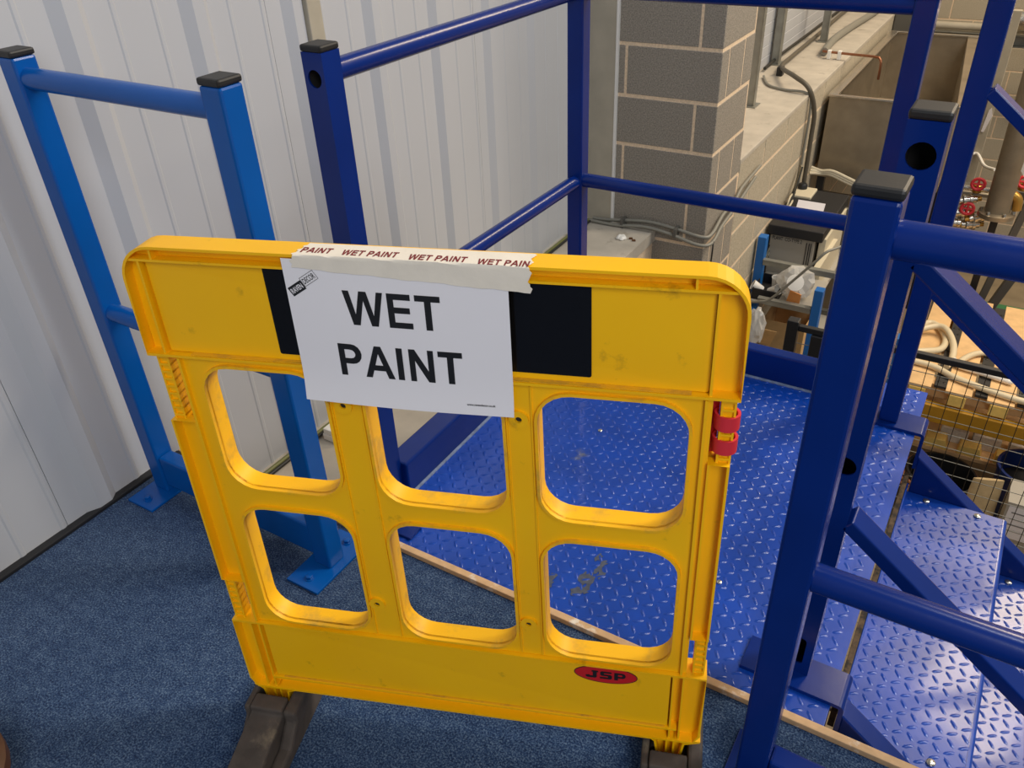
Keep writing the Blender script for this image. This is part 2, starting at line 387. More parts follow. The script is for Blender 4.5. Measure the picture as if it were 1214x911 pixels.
# flashing between cladding and pier
struct('trim_2', MB().box(XW-.02, PX0-.008, 3.585, 3.65, -.25, 2.6), M['flash'], 'dull zinc flashing between white cladding and block pier', 'flashing', bev=.002)
struct('trim_3', MB().box(PX0-.008, PX0+.004, 3.583, 3.65, -.25, 2.6), M['white'], 'thin white sealant line beside the block pier', 'sealant', bev=.002)

# far dado wall, its ledge, far cladding
dw = thing('wall_dado_far', 'buff block dado wall running away behind the pier', 'wall', (-1.3, 7, LOWZ), kind='structure')
MB().box(-1.62, -1.148, 4.06, 10, LOWZ, -.075).build('mortar_core', M['mortar'], dw)
for k in range(-9, 1):
    z1 = .039-PIT*(0-k); z1 = .039+PIT*k-.000; z0 = z1-PIT+JT
    if z0 < LOWZ: continue
    if k == 0: z1 = -.005
    y = 4.07-(k % 2)*.225
    while y < 9.95:
        a = max(y, 4.066); b = min(y+.44, 9.98)
        if b-a > .03: block(dw, -1.25, -1.146, a, b, z0, z1, M['block2'])
        y += .451
struct('wall_ledge_far', MB().box(-1.66, -1.144, 4.061, 10, -.03, .0), M['concrete'], 'pale concrete ledge on top of the far dado wall', 'ledge', bev=.006)
fc = thing('wall_cladding_far', 'white cladding sheets standing behind the far ledge', 'wall', (-1.63, 7, 0), kind='structure')
for i in range(6):
    a, b = 4.06+.99*i, 4.06+.99*(i+1)-.003
    P = []
    z = 0.0
    while z < 2.4: P += [(z, -1.60), (z+.066, -1.60), (z+.068, -1.603), (z+.072, -1.603)]; z += .074
    MB().prism(P+[(2.4, -1.62), (0, -1.62)], lambda u, v, w_: (v, w_, u), a, b).build('cladding_sheet', M['wall'], fc, smooth=False)
# back wall of blocks
bw = thing('wall_back', 'buff block wall at the far end of the hall', 'wall', (0, 10.1, LOWZ), kind='structure')
MB().box(-3, 5, 10.003, 10.3, LOWZ, 3).build('mortar_core', M['mortar'], bw)
for k in range(0, 15):
    z0 = LOWZ+.011+PIT*k
    x = -1.3-(k % 2)*.225
    while x < 1.6:
        block(bw, x, x+.44, 10.0, 10.1, z0, z0+PIT-JT, M['block2']); x += .451

# ================================================================== RAILING PARTS
PH = 1.095
def post(parent, x, y, m, z0=0, z1=PH, s=.05, name='post'):
    return MB().box(x-s/2, x+s/2, y-s/2, y+s/2, z0, z1).build(name, m, parent, bev=.005)
def cap(parent, x, y, z=PH, s=.052):
    mb = MB().box(x-s/2, x+s/2, y-s/2, y+s/2, z, z+.013); o = mb.build('end_cap', M['cap'], parent, bev=.004); o['label'] = 'black rubber end cap'; return o
def holed_post(parent, x, y, m, holes, z0=0, z1=PH, s=.05):
    a = s/2; t = .004
    mb = MB()
    loops = [[(x-a, z0), (x+a, z0), (x+a, z1), (x-a, z1)]]
    for h in holes:
        loops.append(circle(x, h[0], h[1]) if len(h) == 2 else rrect(x-h[2], x+h[2], h[0]-h[1], h[0]+h[1], h[2]*.9, 5))
    mb.plate(loops, lambda u, v, w_: (u, w_, v), y-a, y-a+t)
    mb.box(x-a, x-a+t, y-a+t, y+a, z0, z1); mb.box(x+a-t, x+a, y-a+t, y+a, z0, z1); mb.box(x-a+t, x+a-t, y+a-t, y+a, z0, z1)
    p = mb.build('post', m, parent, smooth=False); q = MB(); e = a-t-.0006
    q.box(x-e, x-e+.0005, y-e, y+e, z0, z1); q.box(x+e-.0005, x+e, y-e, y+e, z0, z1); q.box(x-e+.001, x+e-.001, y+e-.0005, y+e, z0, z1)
    q.build('bore_shade', M['bore_shade'], p, smooth=False)['label'] = 'near-black liner painting the shade inside the tube'; return p  # liner paints the post holes dark, as if in shade
def plate_bolts(parent, x0, x1, y0, y1, m, bolts, t=.008):
    p = MB().box(x0, x1, y0, y1, .0005, t).build('base_plate', m, parent, bev=.0015)
    for bx_, by in bolts:
        mb = MB().lathe([(.0115, t), (.0115, t+.002), (.0105, t+.002)], (bx_, by, 0), seg=16)
        mb.lathe([(.0085, t+.002), (.0085, t+.008), (.007, t+.009)], (bx_, by, 0), seg=6); mb.build('bolt', m, p)
    return p
RT = .0212

# guard rail on the carpet, left
g1 = thing('guard_rail', 'azure blue two-post guard rail bolted to carpet beside the white wall', 'guard rail', (-1.4, .92, 0))
for x in (-1.686, -1.120):
    post(g1, x, .922, M['azure'], z0=.006); cap(g1, x, .922)
    plate_bolts(g1, x-.047, x+.047, .826, 1.012, M['azure'], [(x, .853), (x, .985)])
MB().tube([(-1.661, .922, 1.054), (-1.145, .922, 1.054)], RT, 24).build('top_rail', M['azure'], g1)
MB().tube([(-1.661, .922, .536), (-1.145, .922, .536)], RT, 24).build('middle_rail', M['azure'], g1)
MB().box(-1.661, -1.145, .902, .942, .028, .120).build('toe_rail', M['azure'], g1, bev=.005)

# guard rail on the carpet, right
g2 = thing('guard_rail', 'dark blue guard rail in the right foreground, its capped post nearest the camera', 'guard rail', (.4, .87, 0))
EX, EY = -.0985, .8725
post(g2, EX, EY, M['blue'], z0=.006); cap(g2, EX, EY)
plate_bolts(g2, EX-.047, EX+.047, EY-.096, EY+.096, M['blue'], [(EX, EY-.07), (EX, EY+.07)])
post(g2, 1.15, EY, M['blue'], z0=.006); cap(g2, 1.15, EY)
plate_bolts(g2, 1.15-.047, 1.15+.047, EY-.096, EY+.096, M['blue'], [(1.15, EY-.07), (1.15, EY+.07)])
for nm, z in (('top_rail', 1.047), ('middle_rail', .543)):
    MB().tube([(EX+.025, EY, z), (1.125, EY, z)], RT, 24).build(nm, M['blue'], g2)
MB().box(EX+.025, 1.125, EY-.02, EY+.02, .028, .120).build('toe_rail', M['blue'], g2, bev=.005)

# landing guard: posts C, D, G
CX, CY = -1.137, 1.178; DX, DY = -1.117, 2.19; GX = -.238
g3 = thing('landing_guard', 'ultramarine corner guard rail round the back and wall side of landing', 'guard rail', (-1.1, 2.1, 0))
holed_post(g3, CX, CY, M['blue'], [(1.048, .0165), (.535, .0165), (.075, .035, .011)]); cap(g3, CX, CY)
post(g3, DX, DY, M['blue'], z0=.001); cap(g3, DX, DY)
post(g3, GX, DY, M['blue'], z0=.001); cap(g3, GX, DY)
for nm, z in (('top_rail', 1.053), ('middle_rail', .516)):
    MB().tube([(CX, CY+.025, z), (DX, DY-.025, z)], RT, 24).build(nm, M['blue'], g3)
    MB().tube([(DX+.025, DY, z+.003), (GX-.025, DY, z+.003)], RT, 24).build(nm, M['blue'], g3)
MB().box(-1.158, -1.094, CY+.025, DY-.025, .001, .100).build('toe_board', M['blue'], g3, bev=.006)
MB().box(DX+.025, GX-.025, DY-.045, DY-.0, .001, .096).build('toe_board', M['blue'], g3, bev=.006)
MB().box(CX-.047, -.992, 1.068, 1.112, .0005, .009).build('base_plate', M['blue'], g3, bev=.0015)
MB().box(CX-.047, CX+.047, 1.112, 1.205, .0005, .009).build('base_plate', M['blue'], g3, bev=.0015)

# ================================================================== LANDING AND STAIR FLIGHT
def lug_mesh(mb, x0, x1, y0, y1, z, p=.0250, L=.0138, Wd=.0044, hgt=.0024):
    i = 0; x = x0+p*.6
    while x < x1-p*.4:
        j = 0; y = y0+p*.6
        while y < y1-p*.4:
            a = math.radians(35) if (i+j) % 2 == 0 else math.radians(-55)
            c, s = math.cos(a), math.sin(a); k = len(mb.v)
            base = [(-L,0),(-L*.55,-Wd),(L*.55,-Wd),(L,0),(L*.55,Wd),(-L*.55,Wd)]; top = [(-L*.5,0),(0,-Wd*.25),(L*.5,0),(0,Wd*.25)]
            for (u, v) in base: mb.v.append(Vector((x+u*c-v*s, y+u*s+v*c, z-.0003)))
            for n_, (u, v) in enumerate(top): mb.v.append(Vector((x+u*c-v*s, y+u*s+v*c, z+hgt)))
            mb.f += [[k+0,k+1,k+6],[k+1,k+2,k+7],[k+1,k+7,k+6],[k+2,k+8,k+7],[k+2,k+3,k+8],[k+3,k+4,k+8],[k+4,k+9,k+8],[k+4,k+5,k+9],[k+5,k+6,k+9],[k+5,k+0,k+6],[k+6,k+7,k+8,k+9]]
            j += 1; y += p
        i += 1; x += p
    return mb
def lugs(parent, *a):
    mb = lug_mesh(MB(), *a); org = ORG[parent.name]
    me = bpy.data.meshes.new('raised_lugs'); me.from_pydata([v-org for v in mb.v], [], mb.f)
    bm = bmesh.new(); bm.from_mesh(me); bmesh.ops.recalc_face_normals(bm, faces=bm.faces)
    for f in bm.faces: f.smooth = True
    up = sum(f.normal.z for f in bm.faces)
    if up < 0: bmesh.ops.reverse_faces(bm, faces=bm.faces)
    bm.to_mesh(me); bm.free()
    o = bpy.data.objects.new('raised_lugs', me); COL.objects.link(o); o.parent = parent; me.materials.append(M['plate']); o['kind'] = 'stuff'; ORG[o.name] = org
    return o
ln = thing('stair_landing', 'blue tread plate landing at the top of the stairs', 'landing', (-.55, 1.6, -.1))
LX0, LX1, LY0, LY1 = -1.19, -.012, 1.0475, 2.30
MB().box(LX0, LX1, LY0, LY1, -.006, 0).build('deck_plate', M['plate'], ln, bev=.001)
lugs(ln, LX0+.01, LX1, LY0, LY1, 0)
for a in ((LX0, LX1, LY0+.002, LY0+.05), (LX0, LX1, LY1-.05, LY1)): MB().box(*a, -.106, -.0065).build('edge_beam', M['blue'], ln, bev=.003)
for a in ((LX0, LX0+.05, LY0+.05, LY1-.05), (LX1-.06, LX1-.002, LY0+.05, LY1-.05)): MB().box(*a, -.106, -.0065).build('edge_beam', M['blue'], ln, bev=.003)
for x in (LX0+.03, LX1-.04):
    for y in (LY0+.03, LY1-.03): MB().box(x-.03, x+.03, y-.03, y+.03, LOWZ, -.107).build('support_leg', M['blue'], ln, bev=.004)
for x, y in ((-.30, 1.30), (-.78, 1.68)):
    MB().lathe([(.006, 0), (.006, .003), (.004, .0045)], (x, y, 0), seg=12).build('screw', M['chrome'], ln)

MB().tube([(-1.092, CY+.03, .002), (-1.092, DY-.05, .002)], .005, 8).build('weld_bead', M['worn'], g3)
MB().tube([(DX+.03, DY-.047, .002), (GX-.03, DY-.047, .002)], .005, 8).build('weld_bead', M['worn'], g3)
rs = random.Random(11)
scf = MB(); q = 0
for cx_, cy_, r1, n_ in ((-.553, 1.20, .045, 7), (-.562, 1.145, .03, 5), (-.637, 1.118, .02, 3)):
    for _ in range(n_):
        ox, oy = cx_+rs.uniform(-r1, r1)*.45, cy_+rs.uniform(-r1, r1)*.9; q += 1
        scf.add([(ox+rs.uniform(.004,.011)*math.cos(2*math.pi*k/10), oy+rs.uniform(.008,.020)*math.sin(2*math.pi*k/10), .0006+.00006*q) for k in range(10)], [list(range(10))])
scf.build('paint_scuff', M['scuff'], ln, smooth=False)['kind'] = 'stuff'
for cx_, cy_ in ((-.688, 1.348), (-.675, 1.345)):
    MB().prism([(cx_+.008*math.cos(k)*(1+.3*math.sin(3*k)), cy_+.006*math.sin(k)) for k in [i*.628 for i in range(10)]], lambda u, v, w_: (u, v, w_), .0002, .0008).build('paint_fleck', M['white'], ln, smooth=False)
st = thing('stair_flight', 'blue tread plate stair flight going down to the right', 'stairs', (1.4, 1.62, LOWZ))
SL = .79; ZT = -.075
for y0, y1 in ((1.150, 1.200), (2.078, 2.128)):
    x1 = 3.1
    loop = [(.012, ZT), (x1, ZT-SL*x1), (x1, max(LOWZ, ZT-SL*x1-.24)), (.012, ZT-.24)]
    MB().prism(loop, lambda u, v, w_: (u, w_, v), y0, y1).build('stringer', M['blue'], st, bev=.004)
for k in range(1, 12):
    z = -.195*k-.005; xa = .012+.25*(k-1); xb = xa+.256
    if k == 1: xa = .004
    t = MB().box(xa, xb-.0125, 1.202, 2.076, z-.005, z).build('tread', M['plate'], st)
    nz = [(xb-.012, z)]+arc(xb-.010, z-.010, .010, .010, 90, 0, 8)+[(xb, z-.05), (xb-.005, z-.05)]+arc(xb-.010, z-.010, .005, .005, 0, 90, 6)+[(xb-.012, z-.005)]
    MB().prism(nz, lambda u, v, w_: (u, w_, v), 1.202, 2.076).build('nosing', M['plate'], t)
    MB().box(xa, xa+.005, 1.202, 2.076, z+.0005, z+.03).build('upstand', M['plate'], t, bev=.002)
    if k <= 4:
        lugs(t, xa+.004, xb, 1.202, 2.076, z)
        for bx_, by in ((xa+.06, 2.055), (xa+.19, 2.055), (xa+.06, 1.225), (xa+.19, 1.225)):
            MB().lathe([(.009, z), (.009, z+.004), (.006, z+.006)], (bx_, by, 0), seg=12).build('bolt', M['chrome'], t)

MB().box(-.0095, .0035, 1.21, 2.07, -.20, -.13).build('gap_blocker', M['gap_brown'], st, bev=.001)  # added plate, hides the bright floor so the gap above the stairs looks dark
# stair handrails (posts F and H)
def bent_plate(parent, x0, x1, y0, y1, drop=.11, t=.009, z=.001):
    P = [(x0, z), (x1-.012, z)]
    for i in range(7):
        a = math.radians(90-15*i); P.append((x1-.012+.004*math.cos(a), z-.004+.004*math.sin(a)))
    P += [(x1-.008, z-drop), (x1+.001, z-drop)]
    for i in range(7):
        a = math.radians(15*i); P.append((x1-.012+.013*math.cos(a), z-.004+.013*math.sin(a)))
    P += [(x0, z+t)]
    return MB().prism(P, lambda u, v, w_: (u, w_, v), y0, y1).build('base_plate', M['blue'], parent)
def handrail(label, x, y, py0, py1, holes, px0):
    g = thing('stair_handrail', label, 'handrail', (x, y, 0), None)
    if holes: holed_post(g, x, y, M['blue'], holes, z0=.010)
    else: post(g, x, y, M['blue'], z0=.010)
    cap(g, x, y)
    bent_plate(g, px0, .012, py0, py1)
    xe = 1.35
    for nm, z in (('top_rail', .908), ('middle_rail', .417)):
        p0 = (x+.025, y, z); p1 = (xe, y, z-SL*(xe-x-.025)); MB().bar(p0, p1, .05, .026).build(nm, M['blue'], g, bev=.003)
    zb = ZT-SL*(xe+.025)
    MB().box(xe, xe+.05, y-.025, y+.025, zb-.01, .02).build('post', M['blue'], g, bev=.005)
    return g
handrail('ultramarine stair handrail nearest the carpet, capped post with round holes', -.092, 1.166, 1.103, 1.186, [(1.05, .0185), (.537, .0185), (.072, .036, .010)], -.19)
handrail('ultramarine stair handrail on the far side of the stairs', -.0885, 2.108, 2.066, 2.150, [], -.15)

# ================================================================== YELLOW BARRIER
BO = Vector((-0.9661, 0.5561, 0.0888)); ba, btilt, broll = 0.3328, 0.0215, 0.0172
BW, BH, TW = .8286, .8887, .0401
_u = Vector((math.cos(ba), math.sin(ba), 0)); _n = Vector((-math.sin(ba), math.cos(ba), 0)); _k = Vector((0, 0, 1))
_v = _k*math.cos(btilt)+_n*math.sin(btilt)
BU = _u*math.cos(broll)+_v*math.sin(broll); BV = -_u*math.sin(broll)+_v*math.cos(broll); BN = BU.cross(BV)
def Q(s, t, dd=0.0):
    return BO+BU*s+BV*t+BN*(dd+TW*(s/BW-.5)*(t/BH-.5))
br = thing('safety_barrier', 'yellow plastic safety barrier with six windows carrying the wet paint notice', 'barrier', Q(BW/2, -.06, -.02))
DEP = .040; WEB = -.021
T1 = .7196; T2 = .1778
wins = [(a, b, c, e) for (c, e) in ((.487, .706), (.190, .446)) for (a, b) in ((.076, .266), (.326, .522), (.571, .770))]
def top_outline(r=.052, s0=0.0, s1=BW, BH=BH, T1=T1):
    P = [(s0, T1), (s1, T1)]
    for i in range(9):
        a = math.radians(90*i/8); P.append((s1-r+r*math.cos(a), BH-r+r*math.sin(a)))
    for i in range(9):
        a = math.radians(90+90*i/8); P.append((s0+r+r*math.cos(a), BH-r+r*math.sin(a)))
    return P
# top panel
tp = MB(); ol = top_outline(); tp.plate([top_outline(.050, .002, BW-.002, BH-.002, T1+.002)], Q, WEB-.002, WEB+.002); tp.ribbon(ol, .004, Q, -DEP, 0)
tp.build('top_panel', M['yellow'], br, smooth=False)
MB().ribbon([(.013, .866), (BW-.013, .866)], .0035, Q, WEB+.002, -.002, closed=False).build('top_flange', M['yellow'], br, smooth=False)
for s in (.030, BW-.035):
    MB().ribbon([(s, T1+.003), (s, .866)], .0035, Q, WEB+.002, -.003, closed=False).build('fin', M['yellow'], br, smooth=False)
for s in (.052, BW-.062):
    MB().ribbon([(s, .869), (s, BH-.003)], .003, Q, WEB+.002, -.003, closed=False).build('fin', M['yellow'], br, smooth=False)
# flat raised face of the panel that carries the stickers
MB().plate([rrect(.034, BW-.039, T1+.005, .864, .003, 2)], Q, WEB+.001, -.011).build('panel_face', M['yellow'], br, smooth=False)
# window grid
SG0, SG1 = .052, .792; WG = -.008
gb = MB(); holes = [rrect(a, b, c, e, .046, 6) for a, b, c, e in wins]
gb.plate([[(SG0-.004, T2+.001), (SG1+.004, T2+.001), (SG1+.004, T1-.001), (SG0-.004, T1-.001)]]+holes, Q, WG-.004, WG)
gb.build('window_grid', M['yellow'], br, smooth=False)
for h, (a, b, c, e) in zip(holes, wins):
    MB().ribbon(h[::-1], .0045, Q, -DEP, -.002).build('window_rim', M['yrim'], br, bev=0)
for s in (SG0, SG1):
    MB().ribbon([(s-.002, T2+.002), (s-.002, T1-.002)], .004, Q, -DEP, -.001, closed=False).build('side_flange', M['yellow'], br, smooth=False)
# side strips with hinge pins
def strip(s0, s1, t0, t1):
    mb = MB().plate([[(s0, t0), (s1, t0), (s1, t1), (s0, t1)]], Q, WEB-.002, WEB+.002)
    mb.ribbon([(s0, t0), (s1, t0), (s1, t1), (s0, t1)], .0035, Q, -DEP+.003, -.001); return mb.build('side_strip', M['yellow'], br, smooth=False)
strip(.004, SG0-.004, .275, .607); strip(SG1+.004, BW-.004, .268, .616)
def hinge(s, t0, t1):
    o = MB().plate([[(s-.008, t0), (s+.008, t0), (s+.008, t1), (s-.008, t1)]], Q, -.027, -.012).build('hinge_pin', M['yellow'], br, smooth=False)
    n = max(3, int((t1-t0)/.0125)); mb = MB()
    for i in range(n):
        t = t0+(t1-t0)*(i+.5)/n; mb.plate([[(s-.0095, t-.0016), (s+.0095, t-.0016), (s+.0095, t+.0016), (s-.0095, t+.0016)]], Q, -.030, -.0085)
    mb.plate([[(s-.0095, t0), (s-.0065, t0), (s-.0065, t1), (s-.0095, t1)]], Q, -.030, -.0085); mb.plate([[(s+.0065, t0), (s+.0095, t0), (s+.0095, t1), (s+.0065, t1)]], Q, -.030, -.0085)
    mb.build('rungs', M['yellow'], o, smooth=False)
hinge(.017, .607, T1); hinge(.013, T2, .275); hinge(BW-.013, .616, T1); hinge(BW-.014, T2, .268)
# lower panel, double bottom lip, spigots
lp = [(0, .022), (.012, 0), (BW-.012, 0), (BW, .022), (BW, T2), (0, T2)]
mb = MB().plate([[(.002, .023), (.013, .002), (BW-.013, .002), (BW-.002, .023), (BW-.002, T2-.002), (.002, T2-.002)]], Q, WEB-.002, WEB+.002); mb.ribbon(lp, .004, Q, -DEP, 0); mb.build('lower_panel', M['yellow'], br, smooth=False)
MB().plate([rrect(.056, BW-.056, .036, T2-.005, .003, 2)], Q, WEB+.001, -.006).build('panel_face', M['yellow'], br, smooth=False)
MB().ribbon([(.05, .030), (BW-.04, .030)], .004, Q, WEB+.002, -.001, closed=False).build('bottom_flange', M['yellow'], br, smooth=False)
MB().ribbon([(.07, .0335), (BW-.06, .0335)], .0008, Q, WEB+.004, -.003, closed=False).build('dust_film', M['ydirt'], br, smooth=False)
MB().ribbon([(.07, T1+.0045), (BW-.06, T1+.0045)], .0008, Q, -.0105, -.002, closed=False).build('dust_film', M['ydirt'], br, smooth=False)
for s in (.034, .05, BW-.050, BW-.034):
    MB().ribbon([(s, .004), (s, T2-.004)], .003, Q, WEB+.002, -.003, closed=False).build('fin', M['yellow'], br, smooth=False)
for s in (.045, BW-.05):
    mb = MB()
    P = [(s-.042, .004), (s-.026, -.010), (s-.018, -.070), (s+.018, -.070), (s+.026, -.010), (s+.052, .004)]
    mb.plate([P], Q, WEB-.002, WEB+.002); mb.ribbon(P, .004, Q, -DEP+.004, -.003)
    for e in (-.006, .006): mb.ribbon([(s+e, .004), (s+e, -.069)], .003, Q, -DEP+.006, -.005, closed=False)
    mb.build('spigot', M['yellow'], br, smooth=False)
# bar channels and bosses
for s0, s1 in ((.2735, .3185), (.529, .564)):
    for s in (s0, s1):
        MB().ribbon([(s, T2+.004), (s, T1-.004)], .002, Q, WG-.001, WG+.003, closed=False).build('bar_rib', M['yellow'], br, smooth=False)
for s, t in ((.291, .658), (.284, .258), (.545, .661), (.542, .255)):
    b = MB().plate([circle(s, t, .0135, 20), circle(s, t, .0048, 14)], Q, WG, WG+.0045).build('boss', M['yellow'], br)
    MB().plate([circle(s, t, .0046, 12)], Q, WG+.0002, WG+.001).build('screw', M['dark'], b)
# stickers and badge
bs = MB().plate([rrect(.209, .643, .7335, .8635, .003, 3)], Q, -.0108, -.0103).build('black_sticker', M['black_sticker'], br, smooth=False); bs['label'] = 'glossy black sticker'
ell = [(.667+.052*math.cos(2*math.pi*i/32), .151+.0205*math.sin(2*math.pi*i/32)) for i in range(32)]
bd = MB().plate([ell], Q, -.0062, -.0055).build('oval_badge', M['badge'], br, smooth=False); bd['label'] = 'red oval badge reading JSP'
ring = [(.667+.0525*math.cos(2*math.pi*i/32), .151+.021*math.sin(2*math.pi*i/32)) for i in range(32)]
MB().ribbon(ring, .0012, Q, -.0062, -.0053).build('badge_border', M['ink'], bd, smooth=False)
letters(['J','S','P2'], Q, .634, .700, .1415, .1595, -.0053, -.0047).build('lettering', M['ink'], bd, smooth=False)
# red connector clip on the right hinge pin
cl = MB()
sc = BW-.013
for t in (.680, .643):
    cl.ribbon([(sc+.0165*math.cos(a), 0+.0165*math.sin(a)) for a in [math.radians(x) for x in range(-215, 60, 15)]], .0035,
              lambda u, v, w_, t=t: Q(u, t+w_, -.02-v), -.011, .011, closed=False)
cl.plate([rrect(sc-.040, sc-.010, .618, .705, .004, 3)], Q, -.045, -.030)
cl.build('connector_clip', M['red'], br, smooth=True)['label'] = 'red plastic connector clip'

# rubber feet
def foot(label, s):
    c = Q(s, -.03, -.02); c.z = 0
    F = Vector((BN.x, BN.y, 0)).normalized(); S = Vector((-F.y, F.x, 0)); 
    g = thing('barrier_foot', label, 'barrier foot', c, 'rubber barrier feet')
    def fn(u, v, w_): return c+F*u+S*w_+Vector((0, 0, v))
    mb = MB()
    prof = [(-.26, 0.0005), (-.26, .035), (-.06, .098), (-.035, .112), (.035, .112), (.06, .098), (.27, .035), (.27, .0005)]
    P = [(-.095, .0005), (-.095, .060), (-.075, .070), (-.075, .087), (-.03, .087), (-.03, .030), (.03, .030), (.03, .087), (.062, .087), (.062, .074), (.28, .030), (.28, .0005)]
    core = MB(); core.prism(P, fn, -.032, .032).build('body', M['foot'], g, bev=.004)
    for e in (-1, 1):
        b = MB(); lo = [(-.10, .0005), (-.10, .030), (-.075, .05), (-.062, .06), (-.062, .084), (.062, .084), (.062, .06), (.10, .030), (.29, .016), (.29, .0005)]
        a0, a1 = (.033, .058) if e > 0 else (-.046, -.033)
        b.prism(lo, fn, a0, a1).build('side_flange', M['foot'], g, bev=.006)
    return g
foot('black rubber foot under the left end of the yellow barrier', .045)
foot('black rubber foot under the right end of the yellow barrier', BW-.05)

# paper notice
PR = -.0087; PU, PV = .2467, .884
def PQ(x, y, dd=0.0):
    """paper coordinates: x right 0..0.297, y up 0..0.21"""
    c, s = math.cos(PR), math.sin(PR); j = .21-y
    bow = .004*math.sin(math.pi*x/.297)*(j/.21)+.006*max(0, (j-.15)/.06)**2*(1-.4*x/.297)+.0022
    return Q(PU+x*c+j*s, PV+x*s-j*c, dd+bow)
def grid(nx, ny, fn, x0, x1, y0, y1, t):
    mb = MB(); V = []; F = []
    for e in (0, 1):
        for j in range(ny+1):
            for i in range(nx+1): V.append(fn(x0+(x1-x0)*i/nx, y0+(y1-y0)*j/ny, t*e))
    n = (nx+1)*(ny+1)
    for j in range(ny):
        for i in range(nx):
            a = j*(nx+1)+i; q = [a, a+1, a+nx+2, a+nx+1]; F.append(q[::-1]); F.append([k+n for k in q])
    edge = [i for i in range(nx+1)]+[j*(nx+1)+nx for j in range(1, ny+1)]+[ny*(nx+1)+i for i in range(nx-1, -1, -1)]+[j*(nx+1) for j in range(ny-1, 0, -1)]
    for i in range(len(edge)):
        a, b = edge[i], edge[(i+1) % len(edge)]; F.append([a, b, b+n, a+n])
    return mb.add(V, F)
nt_ = thing('paper_notice', 'white laminated sheet printed WET PAINT taped to the yellow barrier', 'notice', PQ(.148, 0))
grid(20, 14, PQ, 0, .297, 0, .21, .0003).build('sheet', M['paper'], nt_)
letters('WET', PQ, .078, .2085, .1225, .171, .0004, .0009).build('lettering', M['ink'], nt_, smooth=False)
letters('PAINT', PQ, .0595, .2315, .0445, .0925, .0004, .0009).build('lettering', M['ink'], nt_, smooth=False)
text_shape('www.ravendecor.co.uk', PQ, .2335, .2725, .0138, .0172, .0002, .03, .0005).build('web_address', M['ink'], nt_, smooth=False)
la = math.radians(33); lc = Vector((.0095, .157))
def LQ(x, y, dd=0): return PQ(lc.x+x*math.cos(la)-y*math.sin(la), lc.y+x*math.sin(la)+y*math.cos(la), dd)
lg = MB().plate([[(0, 0), (.0235, 0), (.0235, .0135), (0, .0135)]], LQ, .0004, .0008).build('logo_block', M['ink'], nt_, smooth=False)
text_shape('RAVEN', LQ, .002, .0215, .003, .0105, .0002, .02, .0008).build('logo_lettering', M['paper'], lg, smooth=False)
lf = MB().ribbon([(.0240, .0025), (.0480, .0025), (.0480, .016), (.0240, .016)], .0006, LQ, .0004, .0008).build('logo_frame', M['ink'], nt_, smooth=False)
text_shape('DECOR', LQ, .0260, .0460, .0052, .0132, .0002, .012, .0006).build('logo_lettering', M['ink'], lf, smooth=False)

# masking tape over the top rim
def TQ(s, k, dd=0):
    """k: 0 front lower edge, up the front, over the rim to the back"""
    fr = .034
    if k <= fr: return Q(s, BH-fr+k+.0008, .0036+dd)
    k2 = k-fr
    return Q(s, BH+.0012+dd, .0034-k2)
tpo = thing('masking_tape', 'cream masking tape printed WET PAINT holding the notice to the barrier top', 'tape', Q(.42, BH-.035, .004))
def tape_fn(x, y, dd):
    j = .0018*math.sin(y*400)+.0012*math.sin(y*1310+1)
    e0, e1 = .260+.012*(y/.07)+j, .571+.0022*math.sin(y*300)+.0009*math.sin(y*1200)
    s = e0+(e1-e0)*x
    lo = .017*(1-x)+.0006*math.sin(x*23)+.0004*math.sin(x*61)
    return TQ(s, max(0, lo)+(y)*(1-max(0, lo)/.072), dd)
grid(40, 24, tape_fn, 0, 1, 0, .072, .0003).build('tape_strip', M['tape'], tpo)
def tt(x, y, dd): return TQ(x, y, dd)
for txt, a, b in (('PAINT', .2720, .3130), ('WET PAINT', .3280, .4020), ('WET PAINT', .4175, .4915), ('WET PAIN', .5060, .5695)):
    sh = .0083*(a-.27)/.236
    letters(txt, tt, a, b, .0425-sh, .0575-sh, .0005, .0009).build('lettering', M['redink'], tpo, smooth=False)

# ================================================================== THINGS NEAR THE LEDGE
ec = thing('earth_cable', 'green and yellow cable clipped along the foot of the white cladding', 'cable', (XW+.05, 2.3, -.25))
MB().tube(spline([(XW+.030, 1.06, -.238), (XW+.034, 1.6, -.240), (XW+.030, 2.3, -.240), (XW+.035, 3.0, -.239), (XW+.034, 3.55, -.239)], 10), .0075, 10).build('cable_run', M['earth'], ec)
MB().tube(spline([(XW+.047, 1.06, -.241), (XW+.046, 2.0, -.241), (XW+.050, 3.0, -.241), (XW+.046, 3.55, -.241)], 10), .006, 10).build('black_cable', M['cable_black'], ec)
for y in (1.40, 2.1, 2.8, 3.35): MB().box(XW+.023, XW+.062, y-.012, y+.012, -.2495, -.227).build('clip', M['grey'], ec, bev=.002)
wb = thing('white_box', 'small white plastic box on the concrete ledge against the cladding', 'box', (-1.70, 1.60, -.25))
MB().box(-1.715, -1.645, 1.50, 1.64, -.2495, -.225).build('tray', M['white'], wb, bev=.003)
MB().box(-1.712, -1.648, 1.503, 1.637, -.2245, -.205).build('lid', M['white'], wb, bev=.003)
pw = MB()
for i in range(5):
    a = i*1.3; pw.lathe([(.002, 0), (.013, .004), (.015, .010), (.008, .017), (.002, .019)], (-1.505+.010*math.cos(a), 3.425+.010*math.sin(a), -.2495), (math.cos(a)*.4, math.sin(a)*.4, 1), 8)
tag(pw.build('crumpled_tissue', M['white']), 'crumpled white scrap lying on the ledge by the pier', 'scrap')
